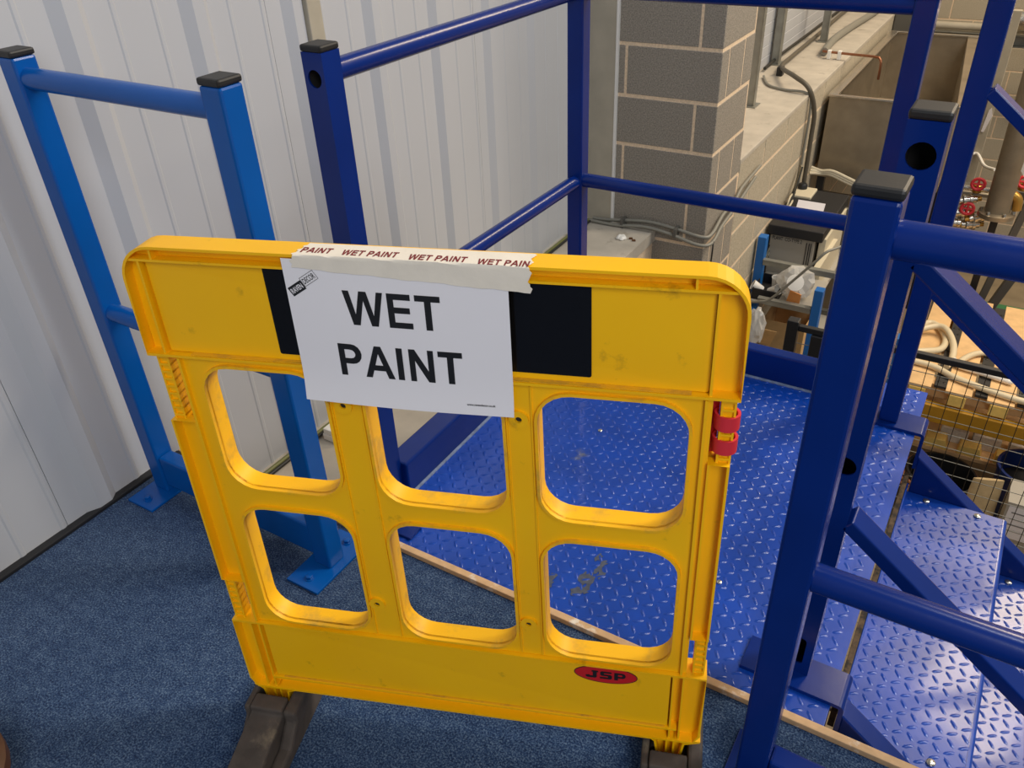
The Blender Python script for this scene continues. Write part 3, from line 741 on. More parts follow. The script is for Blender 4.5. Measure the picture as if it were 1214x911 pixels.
for i, (x, y, lbl) in enumerate(((-1.462, 3.44, 'small brown chip on the ledge, nearer the white scrap'), (-1.44, 3.425, 'small brown chip on the ledge, nearer the ledge edge'))):
    tag(MB().obox((x, y, -.2455), (.008, .004, 0), (-.003, .005, 0), (0, 0, .0035)).build('brown_chip', M['brownwood'], bev=.001), lbl, 'debris', 'chips on the ledge')
pc = thing('cable_pair', 'pair of grey cables looping past the foot of the block pier', 'cable', (-1.4, 3.56, -.25))
MB().tube(spline([(XW+.05, 3.57, -.236), (-1.65, 3.572, -.232), (-1.44, 3.575, -.205), (-1.29, 3.575, -.215), (-1.15, 3.565, -.228), (-1.118, 3.62, -.228), (-1.128, 3.80, -.20), (-1.128, 3.98, -.19), (-1.130, 4.10, -.155), (-1.130, 4.4, -.135)], 10), .0085, 10).build('cable_upper', M['cable_grey'], pc)
MB().tube(spline([(-1.74, 3.545, -.240), (-1.60, 3.545, -.241), (-1.44, 3.555, -.226), (-1.30, 3.555, -.240), (-1.16, 3.545, -.262), (-1.105, 3.59, -.262), (-1.112, 3.75, -.235), (-1.118, 3.98, -.215), (-1.122, 4.3, -.165)], 10), .0085, 10).build('cable_lower', M['cable_grey'], pc)
MB().tube(spline([(-1.10, 3.60, -.255), (-1.095, 3.585, -.30), (-1.10, 3.59, -.42), (-1.115, 3.6, -.9)], 8), .004, 8).build('drop_cable', M['cable_black'], pc)
for x in (-1.56, -1.28): MB().box(x-.008, x+.008, 3.54, 3.592, -.249, -.203).build('clip', M['grey'], pc, bev=.002)

# ================================================================== FAR LEDGE
for i, (x, y, wd, lbl) in enumerate(((-1.40, 5.03, .05, 'galvanised post standing on the far ledge, nearest the pier'), (-1.56, 6.12, .075, 'galvanised post against the far cladding, wider middle one'), (-1.43, 6.95, .05, 'galvanised post on the far ledge, farthest from the pier'))):
    p = thing('galvanised_post', lbl, 'post', (x, y, 0), 'galvanised posts on the far ledge')
    MB().box(x-.025, x+.025, y-wd/2, y+wd/2, .0005, 2.4).build('upright', M['galv'], p, bev=.004)
    MB().box(x+.0255, x+.030, y-wd/2-.012, y-wd/2+.012, .0005, 2.4).build('flange', M['galv'], p, bev=.001)
    MB().box(x-.045, x+.045, y-wd/2-.03, y+wd/2+.03, .0004, .006).build('foot_plate', M['galv'], p, bev=.001)
bh = thing('black_hose', 'thick dark cable arching over the far ledge and down the block wall', 'cable', (-1.3, 6, 0))
MB().tube(spline([(-1.54, 9.6, .03), (-1.52, 7.94, .03), (-1.50, 7.19, .03), (-1.485, 6.3, .03), (-1.47, 5.95, .035), (-1.40, 5.72, .06), (-1.26, 5.46, .085), (-1.15, 5.40, .035), (-1.105, 5.44, -.11), (-1.102, 5.46, -.29), (-1.102, 5.47, -.62)], 10), .0145, 12).build('cable_run', M['cable_brown'], bh)
MB().obox((-1.44, 5.80, .03), (.02, 0, 0), (0, .025, 0), (0, 0, .028)).build('saddle_clip', M['dark'], bh, bev=.003)
tag(MB().tube(spline([(-1.56, 5.85, .025), (-1.565, 6.3, .035), (-1.57, 7.0, .03), (-1.575, 8.0, .03), (-1.575, 9.6, .03)], 8), .011, 10).build('wall_cable', M['cable_black']), 'black cable pinned along the foot of the far white cladding', 'cable')
tag(MB().tube(spline([(-1.52, 5.70, .012), (-1.43, 5.50, .010), (-1.30, 5.42, .010), (-1.17, 5.40, .010), (-1.13, 5.42, -.05), (-1.132, 5.44, -.4), (-1.132, 5.45, -.62)], 8), .008, 8).build('thin_cable', M['cable_grey']), 'thin grey cable crossing the far ledge beside the thick one', 'cable')
ct = thing('copper_tap', 'copper spout pipe with grey hose reaching over the steel tank', 'tap', (-1.2, 6.4, .0))
MB().tube(spline([(-1.31, 6.45, .035), (-1.345, 6.9, .03), (-1.33, 7.4, .03), (-1.28, 8.2, .03), (-1.26, 9.4, .03)], 8), .027, 10).build('grey_hose', M['cable_grey'], ct)
MB().tube(spline([(-1.30, 6.52, .03), (-1.315, 6.44, .04), (-1.27, 6.40, .045), (-1.13, 6.38, .045), (-.95, 6.36, .045), (-.915, 6.355, .035), (-.90, 6.35, 0), (-.897, 6.35, -.10)], 8), .0085, 12).build('spout', M['copper'], ct)
for x in (-1.26, -1.19): MB().box(x-.012, x+.012, 6.37, 6.41, .002, .06).build('pipe_clip', M['white'], ct, bev=.003)

# stainless tank
tk = thing('steel_tank', 'open stainless steel tank beside the far block wall', 'tank', (-.7, 7.0, LOWZ))
tx0, tx1, ty0, ty1, tz1, tz0 = -1.105, -.325, 5.85, 8.05, -.115, -.66
def wallbox(a): return MB().box(*a)
wallbox((tx0, tx1, ty0, ty0+.012, tz0, tz1)).build('front_panel', M['steel'], tk, bev=.003)
wallbox((tx0, tx0+.012, ty0+.012, ty1, tz0, tz1)).build('wall_side_panel', M['steel'], tk, bev=.003)
MB().prism([(tx1-.012, ty0+.012), (tx1, ty0+.012), (tx1-.06, ty1), (tx1-.19, ty1)], lambda u, v, w_: (u, v, w_), tz0, tz1).build('outer_side_panel', M['steel'], tk, bev=.003)
wallbox((tx0, tx1-.06, ty1, ty1+.012, tz0, tz1)).build('back_panel', M['steel'], tk, bev=.003)
wallbox((tx0, tx1-.02, ty0+.012, ty1, tz0, tz0+.01)).build('bottom', M['steel'], tk)
for a in ((tx0-.01, tx1+.01, ty0-.012, ty0+.02), (tx0-.01, tx1-.05, ty1-.01, ty1+.03)): MB().box(*a, tz1+.0005, tz1+.016).build('rim', M['chrome'], tk, bev=.004)
MB().box(tx0-.012, tx0+.05, ty0+.02, ty1-.01, tz1+.0005, tz1+.016).build('rim', M['chrome'], tk, bev=.004)
for x in (tx0+.03, tx1-.10):
    for y in (ty0+.05, ty1-.05): MB().box(x-.025, x+.025, y-.025, y+.025, LOWZ, tz0).build('leg', M['dark'], tk, bev=.004)
MB().box(tx0+.01, tx1-.05, ty0+.15, ty0+.17, LOWZ+.2, tz0-.16).build('lower_panel', M['steel'], tk)
cc = thing('cream_cables', 'bundle of cream cables slung below the front of the steel tank', 'cable', (-1.0, 5.7, -.6))
for i in range(3):
    MB().tube(spline([(-1.12, 5.72-.02*i, -.56-.014*i), (-1.05, 5.72, -.575-.01*i), (-.98, 5.72, -.567-.014*i), (-.87, 5.72, -.60-.016*i), (-.70, 5.72, -.66-.01*i)], 8), .011, 8).build('cable', M['cable_cream'], cc)
jb = thing('junction_box', 'cream electrical junction box at the foot of the thick dark cable', 'junction box', (-1.06, 5.3, -.72))
MB().box(-1.135, -1.005, 5.28, 5.46, -.72, -.605).build('body', M['cable_cream'], jb, bev=.006)
MB().box(-1.13, -1.01, 5.274, 5.2795, -.712, -.62).build('cover', M['board'], jb, bev=.002)
MB().lathe([(.03, -.6045), (.03, -.58), (.022, -.57)], (-1.095, 5.42, 0), seg=14).build('gland', M['dark'], jb)
cb = thing('cable_tangle', 'tangle of thin cables against the block wall by the junction box', 'cable', (-1.13, 5.0, -.75))
for i in range(5):
    ra = random.Random(i); MB().tube(spline([(-1.125+.004*i, 5.42-.01*i, -.45), (-1.12+.006*i, 5.30-.03*i, -.56-.01*i), (-1.11+.008*i, 5.15+ra.uniform(-.05,.05), -.60+ra.uniform(-.04,.04)), (-1.115+.006*i, 5.02+ra.uniform(-.05,.05), -.66+ra.uniform(-.05,.05)), (-1.12, 4.80, -.80-.02*i), (-1.12, 4.6+.02*i, -.98)], 8), .006, 6).build('cable', M['cable_cream' if i % 2 else 'cable_black'], cb)

# ================================================================== SHELF UNIT BEHIND THE LANDING
sh = thing('storage_rack', 'blue and galvanised storage rack against the block wall behind landing', 'rack', (-.9, 4.8, LOWZ))
for x, y, zt in ((-1.105, 4.60, -.62), (-.70, 4.40, -.79), (-1.06, 4.40, -1.0), (-1.105, 5.55, -.80), (-.735, 5.55, -.80)):
    u_ = MB().box(x-.025, x+.025, y-.03, y+.03, LOWZ+.001, zt); u_.build('upright', M['rackblue'], sh, bev=.004)
for z, yy in ((-.775, (4.575, 5.575)), (-.930, (4.385,)), (-1.55, (4.385, 5.575))):
    for y in yy:
        MB().box(-1.08 if z > -.8 else -1.035, -.66 if z > -.8 else -.727, y-.012, y+.012, z-.018, z+.014).build('beam', M['galv'], sh, bev=.004)
        MB().box(-1.08 if z > -.8 else -1.035, -.66 if z > -.8 else -.727, y-.017, y+.017, z+.0145, z+.022).build('beam_lip', M['galv'], sh, bev=.002)
MB().box(-1.11, -.73, 4.41, 4.85, -.965, -.955).build('shelf', M['board'], sh)
MB().box(-1.08, -.74, 4.42, 5.5, -1.55, -1.535).build('shelf', M['board'], sh)
MB().box(-1.08, -.76, 4.86, 5.54, -1.060, -1.0305).build('shelf', M['board'], sh)
MB().box(-.80, -.765, 4.62, 5.11, -.80, -.78).build('shelf_brace', M['cable_cream'], sh, bev=.002)
cx = thing('control_unit', 'grey boxed unit with black top and handwritten name behind the rack', 'equipment', (-.97, 5.1, -1.04))
MB().box(-1.12, -.85, 4.83, 5.45, -1.03, -.686).build('body', M['board'], cx, bev=.004)
MB().box(-1.13, -.80, 4.78, 5.47, -.685, -.62).build('black_top', M['dark'], cx, bev=.006)
MB().box(-.83, -.79, 4.85, 5.4, -1.03, -.686).build('edge_post', M['cable_cream'], cx, bev=.003)
text_shape('PLANT  CO-TYPE 2', lambda x, y, dd: (x, 4.83-dd, y), -1.105, -.925, -.732, -.708, .001, .01, .0008).build('handwriting', M['ink'], cx)
for x in (-.895, -.88, -.868): MB().box(x-.002, x+.002, 4.824, 4.8295, -1.02, -.72).build('groove', M['dark'], cx)
ps = thing('paper_stack', 'stack of white papers on the black topped unit', 'paper', (-.95, 5.0, -.629))
for i in range(3): MB().obox((-.945+.006*i, 4.99-.01*i, -.615+.004*i), (.085, .01*i, 0), (-.005*i, .055, 0), (0, 0, .0018)).build('sheet', M['paper'], ps)
pp = tag(MB().obox((-.95, 5.03, -.572), (.082, 0, 0), (0, .022, .028), (0, -.002, .0016)).build('leaning_paper', M['paper']), 'printed white sheet propped up on the black topped unit', 'paper')
pl = thing('black_tray', 'black plastic tray of white cups on the rack', 'tray', (-1.01, 4.54, -.9545))
MB().box(-1.088, -.936, 4.43, 4.66, -.9545, -.947).build('base', M['dark'], pl)
for a in ((-1.088,-1.081,4.43,4.66),(-.943,-.936,4.43,4.66),(-1.081,-.943,4.43,4.437),(-1.081,-.943,4.653,4.66)): MB().box(*a, -.9465, -.885).build('side', M['dark'], pl, bev=.002)
for i, (x, y, z, ax, lbl) in enumerate(((-.985, 4.56, -.915, (.1,-.1,1), 'upright white plastic cup in the black tray'), (-1.00, 4.49, -.915, (.8,-.3,.5), 'tipped white plastic cup in the black tray, leaning right'), (-1.04, 4.49, -.915, (-.8,-.2,.4), 'tipped white plastic cup in the black tray, by the wall'))):
    tag(MB().lathe([(.020, 0), (.030, .065), (.032, .068), (.028, .065), (.018, .004)], (x, y, z), ax, 18).build('plastic_cup', M['white']), lbl, 'cup', 'cups in the tray')
def crumple(name, c, r, m, label, cat, seed, sq=(1,1,1)):
    bm = bmesh.new(); bmesh.ops.create_icosphere(bm, subdivisions=3, radius=1); rg = random.Random(seed); mb = MB()
    ph = [(Vector((rg.uniform(-1,1), rg.uniform(-1,1), rg.uniform(-1,1))).normalized(), rg.uniform(2,7), rg.uniform(0,6)) for _ in range(8)]
    V = []
    for v in bm.verts:
        k = 1+sum(.10*abs(math.sin(f*v.co.dot(dv)+p)) for dv, f, p in ph)-.45
        V.append(Vector(c)+Vector((v.co.x*sq[0], v.co.y*sq[1], v.co.z*sq[2]))*r*k)
    bm.verts.index_update(); mb.add(V, [[v.index for v in f.verts] for f in bm.faces]); bm.free()
    return tag(mb.build(name, m, smooth=False), label, cat)
crumple('plastic_bag', (-.862, 4.53, -.845), .098, M['foil'], 'crumpled clear plastic bag on the rack beside the tray', 'plastic bag', 3, (1,.8,1))
crumple('plastic_bag', (-1.00, 4.28, -1.05), .085, M['foil'], 'crumpled clear plastic bag hanging low by the block wall', 'plastic bag', 5, (.6,.6,1.3))
tag(MB().lathe([(.0,0),(.045,.0),(.048,.012),(.03,.014),(.0,.014)], (-.845, 4.425, -.795), (.1,-.8,.5), 20).build('white_dish', M['white']), 'round white dish lying on the clear plastic bag', 'dish')
tag(MB().prism([(-.04,-.05),(.04,-.05),(.045,.04),(-.02,.055)], lambda u, v, w_: (-.845+u, 4.42+w_, -.90+v), -.003, .003).build('orange_card', M['orange']), 'orange card scrap under the clear plastic bag', 'card')
tag(MB().prism([(-1.03,-1.21),(-.92,-1.21),(-.885,-1.085),(-.985,-1.085)], lambda u, v, w_: (u, 4.33+w_-.35*(v+1.09), v), 0, .006).build('card_flap', M['card']), 'brown cardboard flap below the rack beam', 'cardboard')
bx2 = thing('cardboard_box', 'open brown cardboard box under the rack', 'box', (-.9, 4.75, -1.54))
MB().box(-1.04, -.78, 4.62, 4.95, -1.533, -1.527).build('base', M['card'], bx2)
for a in ((-1.04,-1.035,4.62,4.95),(-.785,-.78,4.62,4.95),(-1.035,-.785,4.945,4.95),(-1.035,-.785,4.62,4.625)): MB().box(*a, -1.5265, -1.18).build('side', M['card'], bx2)
tag(MB().tube(spline([(-1.08, 4.33, -.93), (-1.0, 4.3, -.895), (-.94, 4.3, -.86), (-.82, 4.3, -.70), (-.74, 4.3, -.59), (-.67, 4.35, -.52), (-.55, 4.6, -.60), (-.4, 5.2, -1.2)], 8), .0075, 8).build('loose_cable', M['cable_grey']), 'loose grey cable arching in front of the rack', 'cable')

# ================================================================== WIRE MESH FENCE
FY = 3.0
fn_ = thing('mesh_fence', 'black framed wire mesh fence panel below the landing', 'fence', (.6, FY, LOWZ))
FX0, FX1, FZ1, FZ0 = -.575, 1.9, -.262, LOWZ+.15
MB().box(FX0, FX0+.045, FY-.022, FY+.022, LOWZ+.001, FZ1+.02).build('post', M['dark'], fn_, bev=.004)
MB().box(FX1-.045, FX1, FY-.022, FY+.022, LOWZ+.001, FZ1+.02).build('post', M['dark'], fn_, bev=.004)
MB().box(FX0+.10, FX0+.145, FY-.022, FY+.022, FZ0+.03, FZ1-.026).build('post', M['dark'], fn_, bev=.004)
MB().box(FX0+.045, FX1-.045, FY-.012, FY+.012, FZ1-.025, FZ1).build('top_bar', M['dark'], fn_, bev=.003)
MB().box(FX0+.045, FX1-.045, FY-.012, FY+.012, FZ0, FZ0+.025).build('bottom_bar', M['dark'], fn_, bev=.003)
vw = MB().tube([(0, 0, 0), (0, 0, FZ1-.025-FZ0-.025)], .0016, 6).mesh('wire_upright'); vw.materials.append(M['wire'])
hw = MB().tube([(0, 0, 0), (FX1-FX0-.09, 0, 0)], .0016, 6).mesh('wire_cross'); hw.materials.append(M['cable_grey'])
x = FX0+.19
while x < FX1-.05: place('upright_wire', vw, M['wire'], fn_, (x, FY-.003, FZ0+.025)); x += .0490
z = FZ1-.085
while z > FZ0+.03: place('cross_wire', hw, M['wire'], fn_, (FX0+.045, FY+.001, z)); z -= .0615

# ================================================================== PALLET RACK BELOW
rk = thing('pallet_rack', 'ochre beamed pallet rack standing behind the wire fence', 'rack', (.6, 5.5, LOWZ))
for y in (5.0, 6.3): MB().box(-.24, 2.0, y-.03, y+.03, -1.845, -1.722).build('beam', M['ochre'], rk, bev=.006)
for x in (-.27, 2.03):
    for y in (5.0, 6.3): MB().box(x-.03, x+.03, y-.04, y+.04, LOWZ+.001, -1.3).build('upright', M['rackblue'], rk, bev=.004)
pt = thing('wooden_pallet', 'pale pine pallet decking lying on the ochre rack beams', 'pallet', (.6, 5.6, -1.72))
xs_ = -.40
pk = MB().box(-.075, .075, -.68, .68, -.011, .011).mesh('plank', .002); pk.materials.append(M['wood'])
for i in range(1, 10):
    xc = -.085-.235+i*.235-.01; place('plank', pk, M['wood'], pt, (xc, 5.67, -1.612))
    bk = MB().box(xc-.05, xc+.05, 4.985, 5.07, -1.70, -1.6235).build('block', M['foam'], pt, bev=.003)
for y in (5.12, 5.70, 6.25): MB().box(-.20, 1.95, y-.045, y+.045, -1.72, -1.624).build('bearer', M['wood'], pt, bev=.003)
for i in range(4):
    xc = .0+.033+i*.235-.235; g = MB().box(xc-.038, xc+.038, 5.03, 6.3, -1.622, -1.603)
    mt = tag(g.build('rubber_strip', M['perf'], bev=.002), ['black perforated rubber strip in the pallet gap, nearest the landing', 'black perforated rubber strip in the second pallet gap', 'black perforated rubber strip in the third pallet gap', 'black perforated rubber strip in the fourth pallet gap'][i], 'rubber strip', 'rubber strips in the pallet gaps')
    for j in range(14):
        for e in (-1, 1): MB().lathe([(.012, 0), (.012, .002), (.009, .0035)], (xc+e*.016, 5.08+.085*j, -1.603), seg=8).build('stud', M['cap'], mt)
hs = thing('hose_coil', 'coiled cream hose lying across the pine pallet', 'hose', (0, 5.4, -1.58))
MB().tube(spline([(-.35, 5.2, -1.578), (-.15, 5.22, -1.578), (-.02, 5.20, -1.578), (.13, 5.12, -1.578), (.49, 5.04, -1.578), (.9, 5.10, -1.578)], 8), .021, 10).build('hose_run', M['hose'], hs)
MB().tube(spline([(-.25, 5.4, -1.578), (-.20, 5.70, -1.578), (-.15, 5.80, -1.578), (-.08, 5.76, -1.576), (-.02, 5.60, -1.572), (-.03, 5.43, -1.56), (-.11, 5.33, -1.545), (-.22, 5.28, -1.55)], 8), .022, 10).build('hose_loop', M['hose'], hs)
MB().tube(spline([(-.30, 5.5, -1.576), (-.15, 5.66, -1.545), (-.05, 5.68, -1.53), (.03, 5.52, -1.545), (.05, 5.36, -1.575), (.03, 5.24, -1.578)], 8), .022, 10).build('hose_loop', M['hose'], hs)
MB().tube(spline([(.09, 5.30, -1.577), (.12, 5.40, -1.577), (.18, 5.50, -1.577), (.26, 5.54, -1.577), (.40, 5.50, -1.577)], 8), .02, 10).build('hose_loop', M['hose'], hs)
tag(MB().tube(spline([(.06, 5.35, -1.572), (.10, 5.29, -1.575), (.22, 5.27, -1.577), (.42, 5.23, -1.578)], 8), [.012]+[.019]*23+[.008], 10).build('white_tube', M['white']), 'short white plastic tube on the pallet beside the hose', 'tube')
# boxed clutter below the rack
lowr = thing('lower_shelf', 'timber shelf carrying bricks and drums under the ochre rack', 'shelf', (.6, 5.3, LOWZ))
MB().box(-.2, 1.9, 5.195, 5.9, -2.22, -2.19).build('board', M['wood'], lowr, bev=.003)
for x in (-.16, 1.86):
    for y in (5.24, 5.85): MB().box(x-.03, x+.03, y-.03, y+.03, LOWZ+.001, -2.2205).build('leg', M['dark'], lowr)
for i, x in enumerate((.20, .40, .62, .84)):
    tag(MB().box(x-.085, x+.085, 5.315, 5.445, -2.1895, -2.085).build('loose_brick', M['brick'], bev=.003), ['pale grey brick on the lower shelf, first from the left', 'pale grey brick on the lower shelf, second from the left', 'pale grey brick on the lower shelf, third from the left', 'pale grey brick on the lower shelf, last on the right'][i], 'brick', 'bricks on the lower shelf')
for i, x in enumerate((.10, .31, .53)):
    tag(MB().prism([(x-.07, -2.1895), (x+.08, -2.1895), (x+.06, -2.115), (x-.06, -2.125)], lambda u, v, w_: (u, w_, v), 5.20, 5.30).build('timber_offcut', M['foam'], bev=.003), ['yellow timber offcut in front of the first brick', 'yellow timber offcut in front of the second brick', 'yellow timber offcut in front of the third brick'][i], 'offcut', 'offcuts on the lower shelf')
bk = thing('black_bucket', 'black bucket ringed by a brown hose on the hall floor', 'bucket', (.185, 4.93, LOWZ))
prof = [(.18, .0), (.205, .40), (.215, .40), (.215, .42), (.200, .42), (.17, .03), (.0, .03)]
MB().lathe(prof, (.185, 4.93, LOWZ+.001), seg=28).build('body', M['dark'], bk)
for i in range(3):
    a = [(.185+(.228+.012*i)*math.cos(t*math.pi/16), 4.93+(.228+.012*i)*math.sin(t*math.pi/16), LOWZ+.39-.02*i) for t in range(33)]
    MB().tube(a, .010, 8).build('hose_ring', M['tan'], bk)
dm = thing('blue_drum', 'dark blue open drum on the hall floor beside the black bucket', 'drum', (.665, 4.98, LOWZ))
MB().lathe([(.19, 0), (.19, .57), (.203, .575), (.203, .60), (.186, .60), (.18, .05), (.0, .05)], (.665, 4.98, LOWZ+.001), seg=28).build('body', M['drum'], dm)
MB().lathe([(.175, .46), (.175, .47), (.0, .472)], (.665, 4.98, LOWZ+.001), seg=24).build('contents', M['cap'], dm)
sk = MB(); nsk = 7
ringp = []
for i in range(nsk+1):
    f = i/nsk; z = LOWZ+.001+.64*f; bl = 1+.10*math.sin(math.pi*f)+.02*math.sin(9*f); th = .045*(1-.75*f**3)*bl
    cx_, cy_ = .45-.02*f, 4.60+.09*f
    ringp.append([(cx_+.078*bl*math.cos(2*math.pi*k/16)*(1+.05*math.sin(5*k+i)), cy_+th*math.sin(2*math.pi*k/16), z+.02*f*math.cos(2*math.pi*k/16)) for k in range(16)])
sk.add([p for r_ in ringp for p in r_], [[i*16+k, i*16+(k+1) % 16, (i+1)*16+(k+1) % 16, (i+1)*16+k] for i in range(nsk) for k in range(16)]+[list(range(16))[::-1], [nsk*16+k for k in range(16)]])
tag(sk.build('paper_sack', M['sack']), 'buff paper sack standing between bucket and drum', 'sack')
bxw = thing('white_carton', 'tall carton with white printed label in front of the blue drum', 'carton', (.69, 4.62, LOWZ))
MB().box(.545, .84, 4.50, 4.74, LOWZ+.001, LOWZ+.66).build('body', M['board'], bxw, bev=.003)
MB().box(.56, .80, 4.4945, 4.4995, LOWZ+.40, LOWZ+.64).build('paper_label', M['paper'], bxw)
for q in range(4): MB().box(.58, .58+.17-.03*(q % 2), 4.493, 4.4944, LOWZ+.59-.045*q, LOWZ+.598-.045*q).build('print_line', M['grey_ink'], bxw)
tag(MB().obox((.93, 4.45, LOWZ+.30), (.05, .22, 0), (-.05, .013, 0), (0, 0, .295)).build('plywood_sheet', M['wood'], bev=.003), 'pale plywood sheet standing on the hall floor right of the carton', 'plywood')

# ================================================================== PIPEWORK AT THE TOP RIGHT
pv = thing('process_pipe', 'thick grey vertical pipe with bolted flange in front of the far wall', 'pipe', (.04, 6.5, -1.0))
MB().tube([(.055, 6.5, -.965), (.03, 6.5, .6)], .082, 24).build('pipe_body', M['pipe'], pv)
MB().lathe([(.12, -.03), (.12, 0), (.085, .01)], (.055, 6.5, -.967), seg=24).build('flange', M['steel'], pv)
for i in range(6):
    a = i*math.pi/3; MB().lathe([(.014, .0), (.014, .02), (.010, .025)], (.055+.102*math.cos(a), 6.5+.102*math.sin(a), -.966), seg=6).build('bolt', M['chrome'], pv)
for (x, z, lbl) in ((-.11, -.83, 'valve with red handwheel left of the thick grey pipe, upper'), (-.135, -1.02, 'valve with red handwheel left of the thick grey pipe, lower'), (.17, -.77, 'valve with red handwheel right of the thick grey pipe')):
    v = thing('valve', lbl, 'valve', (x, 6.62, z), 'red handled valves')
    MB().lathe([(.02, -.06), (.035, -.05), (.035, .0), (.02, .01)], (x, 6.62, z), (0,0,1), 14).build('body', M['brass'], v)
    MB().tube([(x-.09, 6.62, z-.03), (x+.08, 6.62, z-.03)], .02, 12).build('pipe_stub', M['chrome'], v)
    MB().tube([(x, 6.62, z+.005), (x-.005, 6.56, z+.03)], .008, 8).build('spindle', M['steel'], v)
    a = [(x+.042*math.cos(t*math.pi/8), 6.55+.012*math.sin(t*math.pi/8), z+.028+.036*math.sin(t*math.pi/8)) for t in range(17)]
    h_ = MB().tube(a, .011, 8); h_.tube([(x-.04, 6.55, z+.028), (x+.04, 6.55, z+.028)], .008, 8); h_.tube([(x, 6.54, z-.006), (x, 6.56, z+.064)], .008, 8); h_.build('handwheel', M['red'], v)
for i, (x, z, ax) in enumerate(((-.15, -.945, (1,.3,.2)), (-.18, -1.045, (1,.2,.1)), (-.05, -1.06, (1,.3,.3)), (-.19, -1.13, (1,.2,0)), (-.09, -1.125, (1,.3,.1)))):
    f = thing('pipe_coupling', ['bright steel pipe coupling under the tan shelf edge', 'bright steel pipe coupling beside the lower red handwheel', 'bright steel pipe coupling right of the lower red handwheel', 'bright steel pipe coupling lowest on the left', 'bright steel pipe coupling lowest on the right'][i], 'coupling', (x, 6.6, z), 'pipe couplings')
    A = Vector(ax).normalized()
    MB().lathe([(.028, -.06), (.028, -.035), (.045, -.03), (.045, -.012), (.036, -.01), (.036, .01), (.045, .012), (.045, .03), (.028, .035), (.028, .06)], (x, 6.6, z), A, 18).build('rings', M['chrome'], f)
    MB().tube([Vector((x, 6.6, z))-A*.09, Vector((x, 6.6, z))+A*.09], .018, 10).build('core', M['brass'], f)
be = thing('brass_elbow', 'brass elbow fitting right of the thick grey pipe', 'pipe fitting', (.13, 6.55, -.86))
MB().tube(spline([(.09, 6.5, -.82), (.13, 6.5, -.83), (.16, 6.5, -.86), (.17, 6.5, -.93)], 6), .032, 14).build('bend', M['brass'], be)
MB().lathe([(.042, -.02), (.042, .02)], (.10, 6.5, -.822), (1,0,-.2), 8).build('nut', M['brass'], be)
fr = thing('pipe_stand', 'dark grey slanted steel frame carrying the pipework', 'stand', (.15, 6.65, LOWZ))
MB().bar((.26, 6.65, -.72), (.02, 6.65, -2.58), .05, .07, (0,1,0)).build('slanted_leg', M['grey'], fr, bev=.003)
MB().bar((.06, 6.58, -1.0), (.045, 6.58, -2.58), .05, .06, (0,1,0)).build('upright_leg', M['dark'], fr, bev=.003)
MB().bar((.36, 6.75, -1.30), (.12, 6.75, -2.15), .06, .09, (0,1,0)).build('brace', M['grey'], fr, bev=.003)
MB().box(-.20, -.02, 6.64, 6.78, -.925, -.90).build('shelf_edge', M['flash'], fr, bev=.003)
MB().box(-.24, .50, 6.80, 6.86, -.96, -.90).build('cross_bar', M['grey'], fr, bev=.003)
gp = thing('grey_post', 'slim grey steel post with a paper tag near the far wall', 'post', (-.2, 7.5, LOWZ))
MB().box(-.245, -.165, 7.47, 7.53, LOWZ+.001, .2).build('upright', M['flash'], gp, bev=.004)
MB().prism([(-.215, -.69), (-.195, -.69), (-.165, -.56), (-.185, -.50), (-.20, -.52)], lambda u, v, w_: (u, 7.462+w_, v), 0, .006).build('paper_tag', M['paper'], gp)
tag(MB().tube(spline([(-.23, 7.455, -.87), (-.19, 7.45, -.865), (-.12, 7.3, -.90), (-.04, 7.2, -.89)], 8), .012, 8).build('white_cable', M['white']), 'white cable tied to the slim grey post', 'cable')
sb = thing('sample_bag', 'clear bag with a blue label hanging right of the thick grey pipe', 'bag', (.17, 6.4, -.75))
MB().prism([(-.03, .10), (.02, .13), (.03, .03), (.045, -.06), (.02, -.13), (-.035, -.05)], lambda u, v, w_: (.155+u, 6.38+w_+.02*math.sin(20*u), -.56+v), 0, .008).build('film', M['foil'], sb)
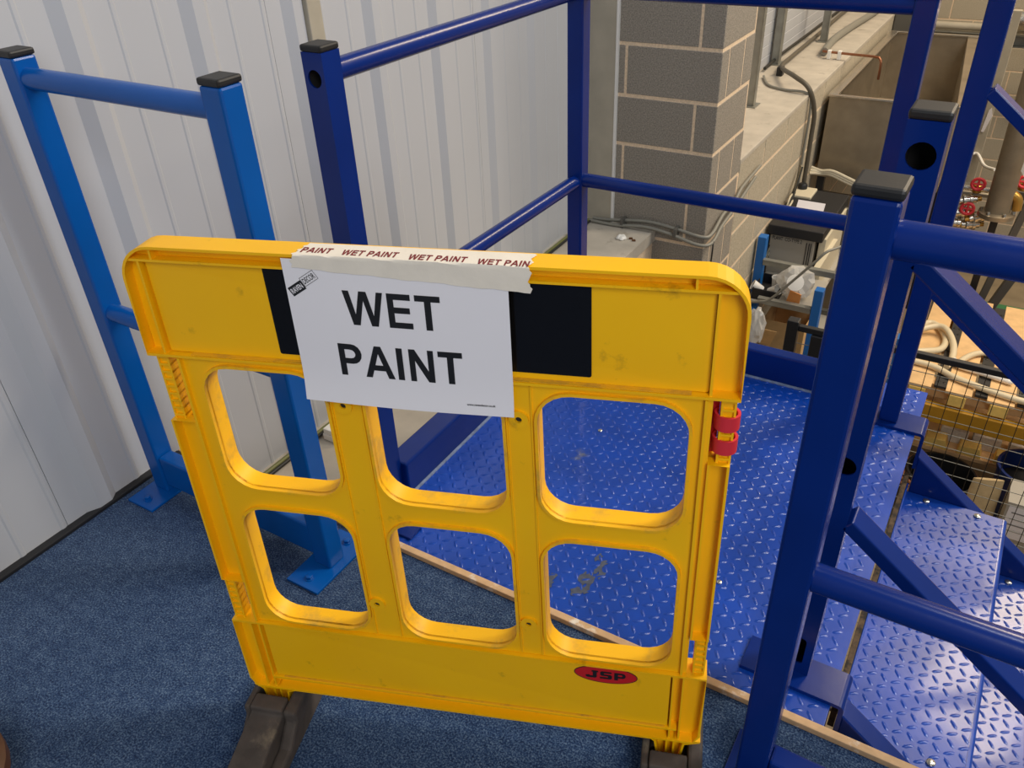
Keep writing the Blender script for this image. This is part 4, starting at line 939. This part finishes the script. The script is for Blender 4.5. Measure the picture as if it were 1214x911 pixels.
MB().prism([(-.02, .02), (.02, .04), (.028, -.03), (-.01, -.05)], lambda u, v, w_: (.155+u, 6.376+w_, -.56+v), 0, .003).build('blue_label', M['rackblue'], sb)
for i, (z0, z1, m, nm, lbl, cat) in enumerate(((-.44, -.33, 'galv', 'steel_channel', 'grey steel channel running across the far block wall', 'channel'),)):
    o = thing(nm, lbl, cat, (-.2, 9.5, z0)); MB().box(-1.12, 1.4, 9.50, 9.51, z0, z1).build('web', M[m], o); MB().box(-1.12, 1.4, 9.42, 9.50, z1-.01, z1).build('upper_flange', M[m], o, bev=.002); MB().box(-1.12, 1.4, 9.42, 9.50, z0, z0+.01).build('lower_flange', M[m], o, bev=.002)
    for x in (-1.0, .2, 1.3): MB().box(x-.02, x+.02, 9.511, 9.999, z0+.02, z0+.06).build('bracket', M[m], o)
tag(MB().tube([(-1.1, 9.44, -.28), (1.4, 9.44, -.28)], .035, 14).build('conduit_pipe', M['flash']), 'pale horizontal pipe resting above the steel channel', 'pipe')
sp = thing('silver_duct', 'shiny silver duct end at the top right corner', 'duct', (.2, 9.3, -.2))
MB().tube([(-.27, 9.25, -.165), (1.4, 9.25, -.165)], .095, 24).build('duct_body', M['chrome'], sp)
MB().lathe([(.102, -.02), (.102, .02)], (-.25, 9.25, -.165), (1,0,0), 24).build('band', M['chrome'], sp)
tag(MB().box(-1.14, -.95, 8.30, 8.60, LOWZ+.001, .02).build('dark_cabinet', M['grey'], bev=.006), 'dark grey upright cabinet behind the steel tank', 'cabinet')

# brown object at the lower left edge of the picture
bb = thing('wooden_stool', 'dark brown rounded wooden seat edge at the lower left corner', 'stool', (-1.25, .10, 0))
MB().lathe([(.135, .085), (.145, .09), (.145, .112), (.138, .118), (.0, .118)], (-1.30, .098, 0), seg=32).build('seat', M['brownwood'], bb)
for i in range(3):
    a = i*2.1+.4; MB().tube([(-1.30+.08*math.cos(a), .085+.08*math.sin(a), .09), (-1.30+.11*math.cos(a), .085+.11*math.sin(a), .0005)], .014, 10).build('leg', M['brownwood'], bb)
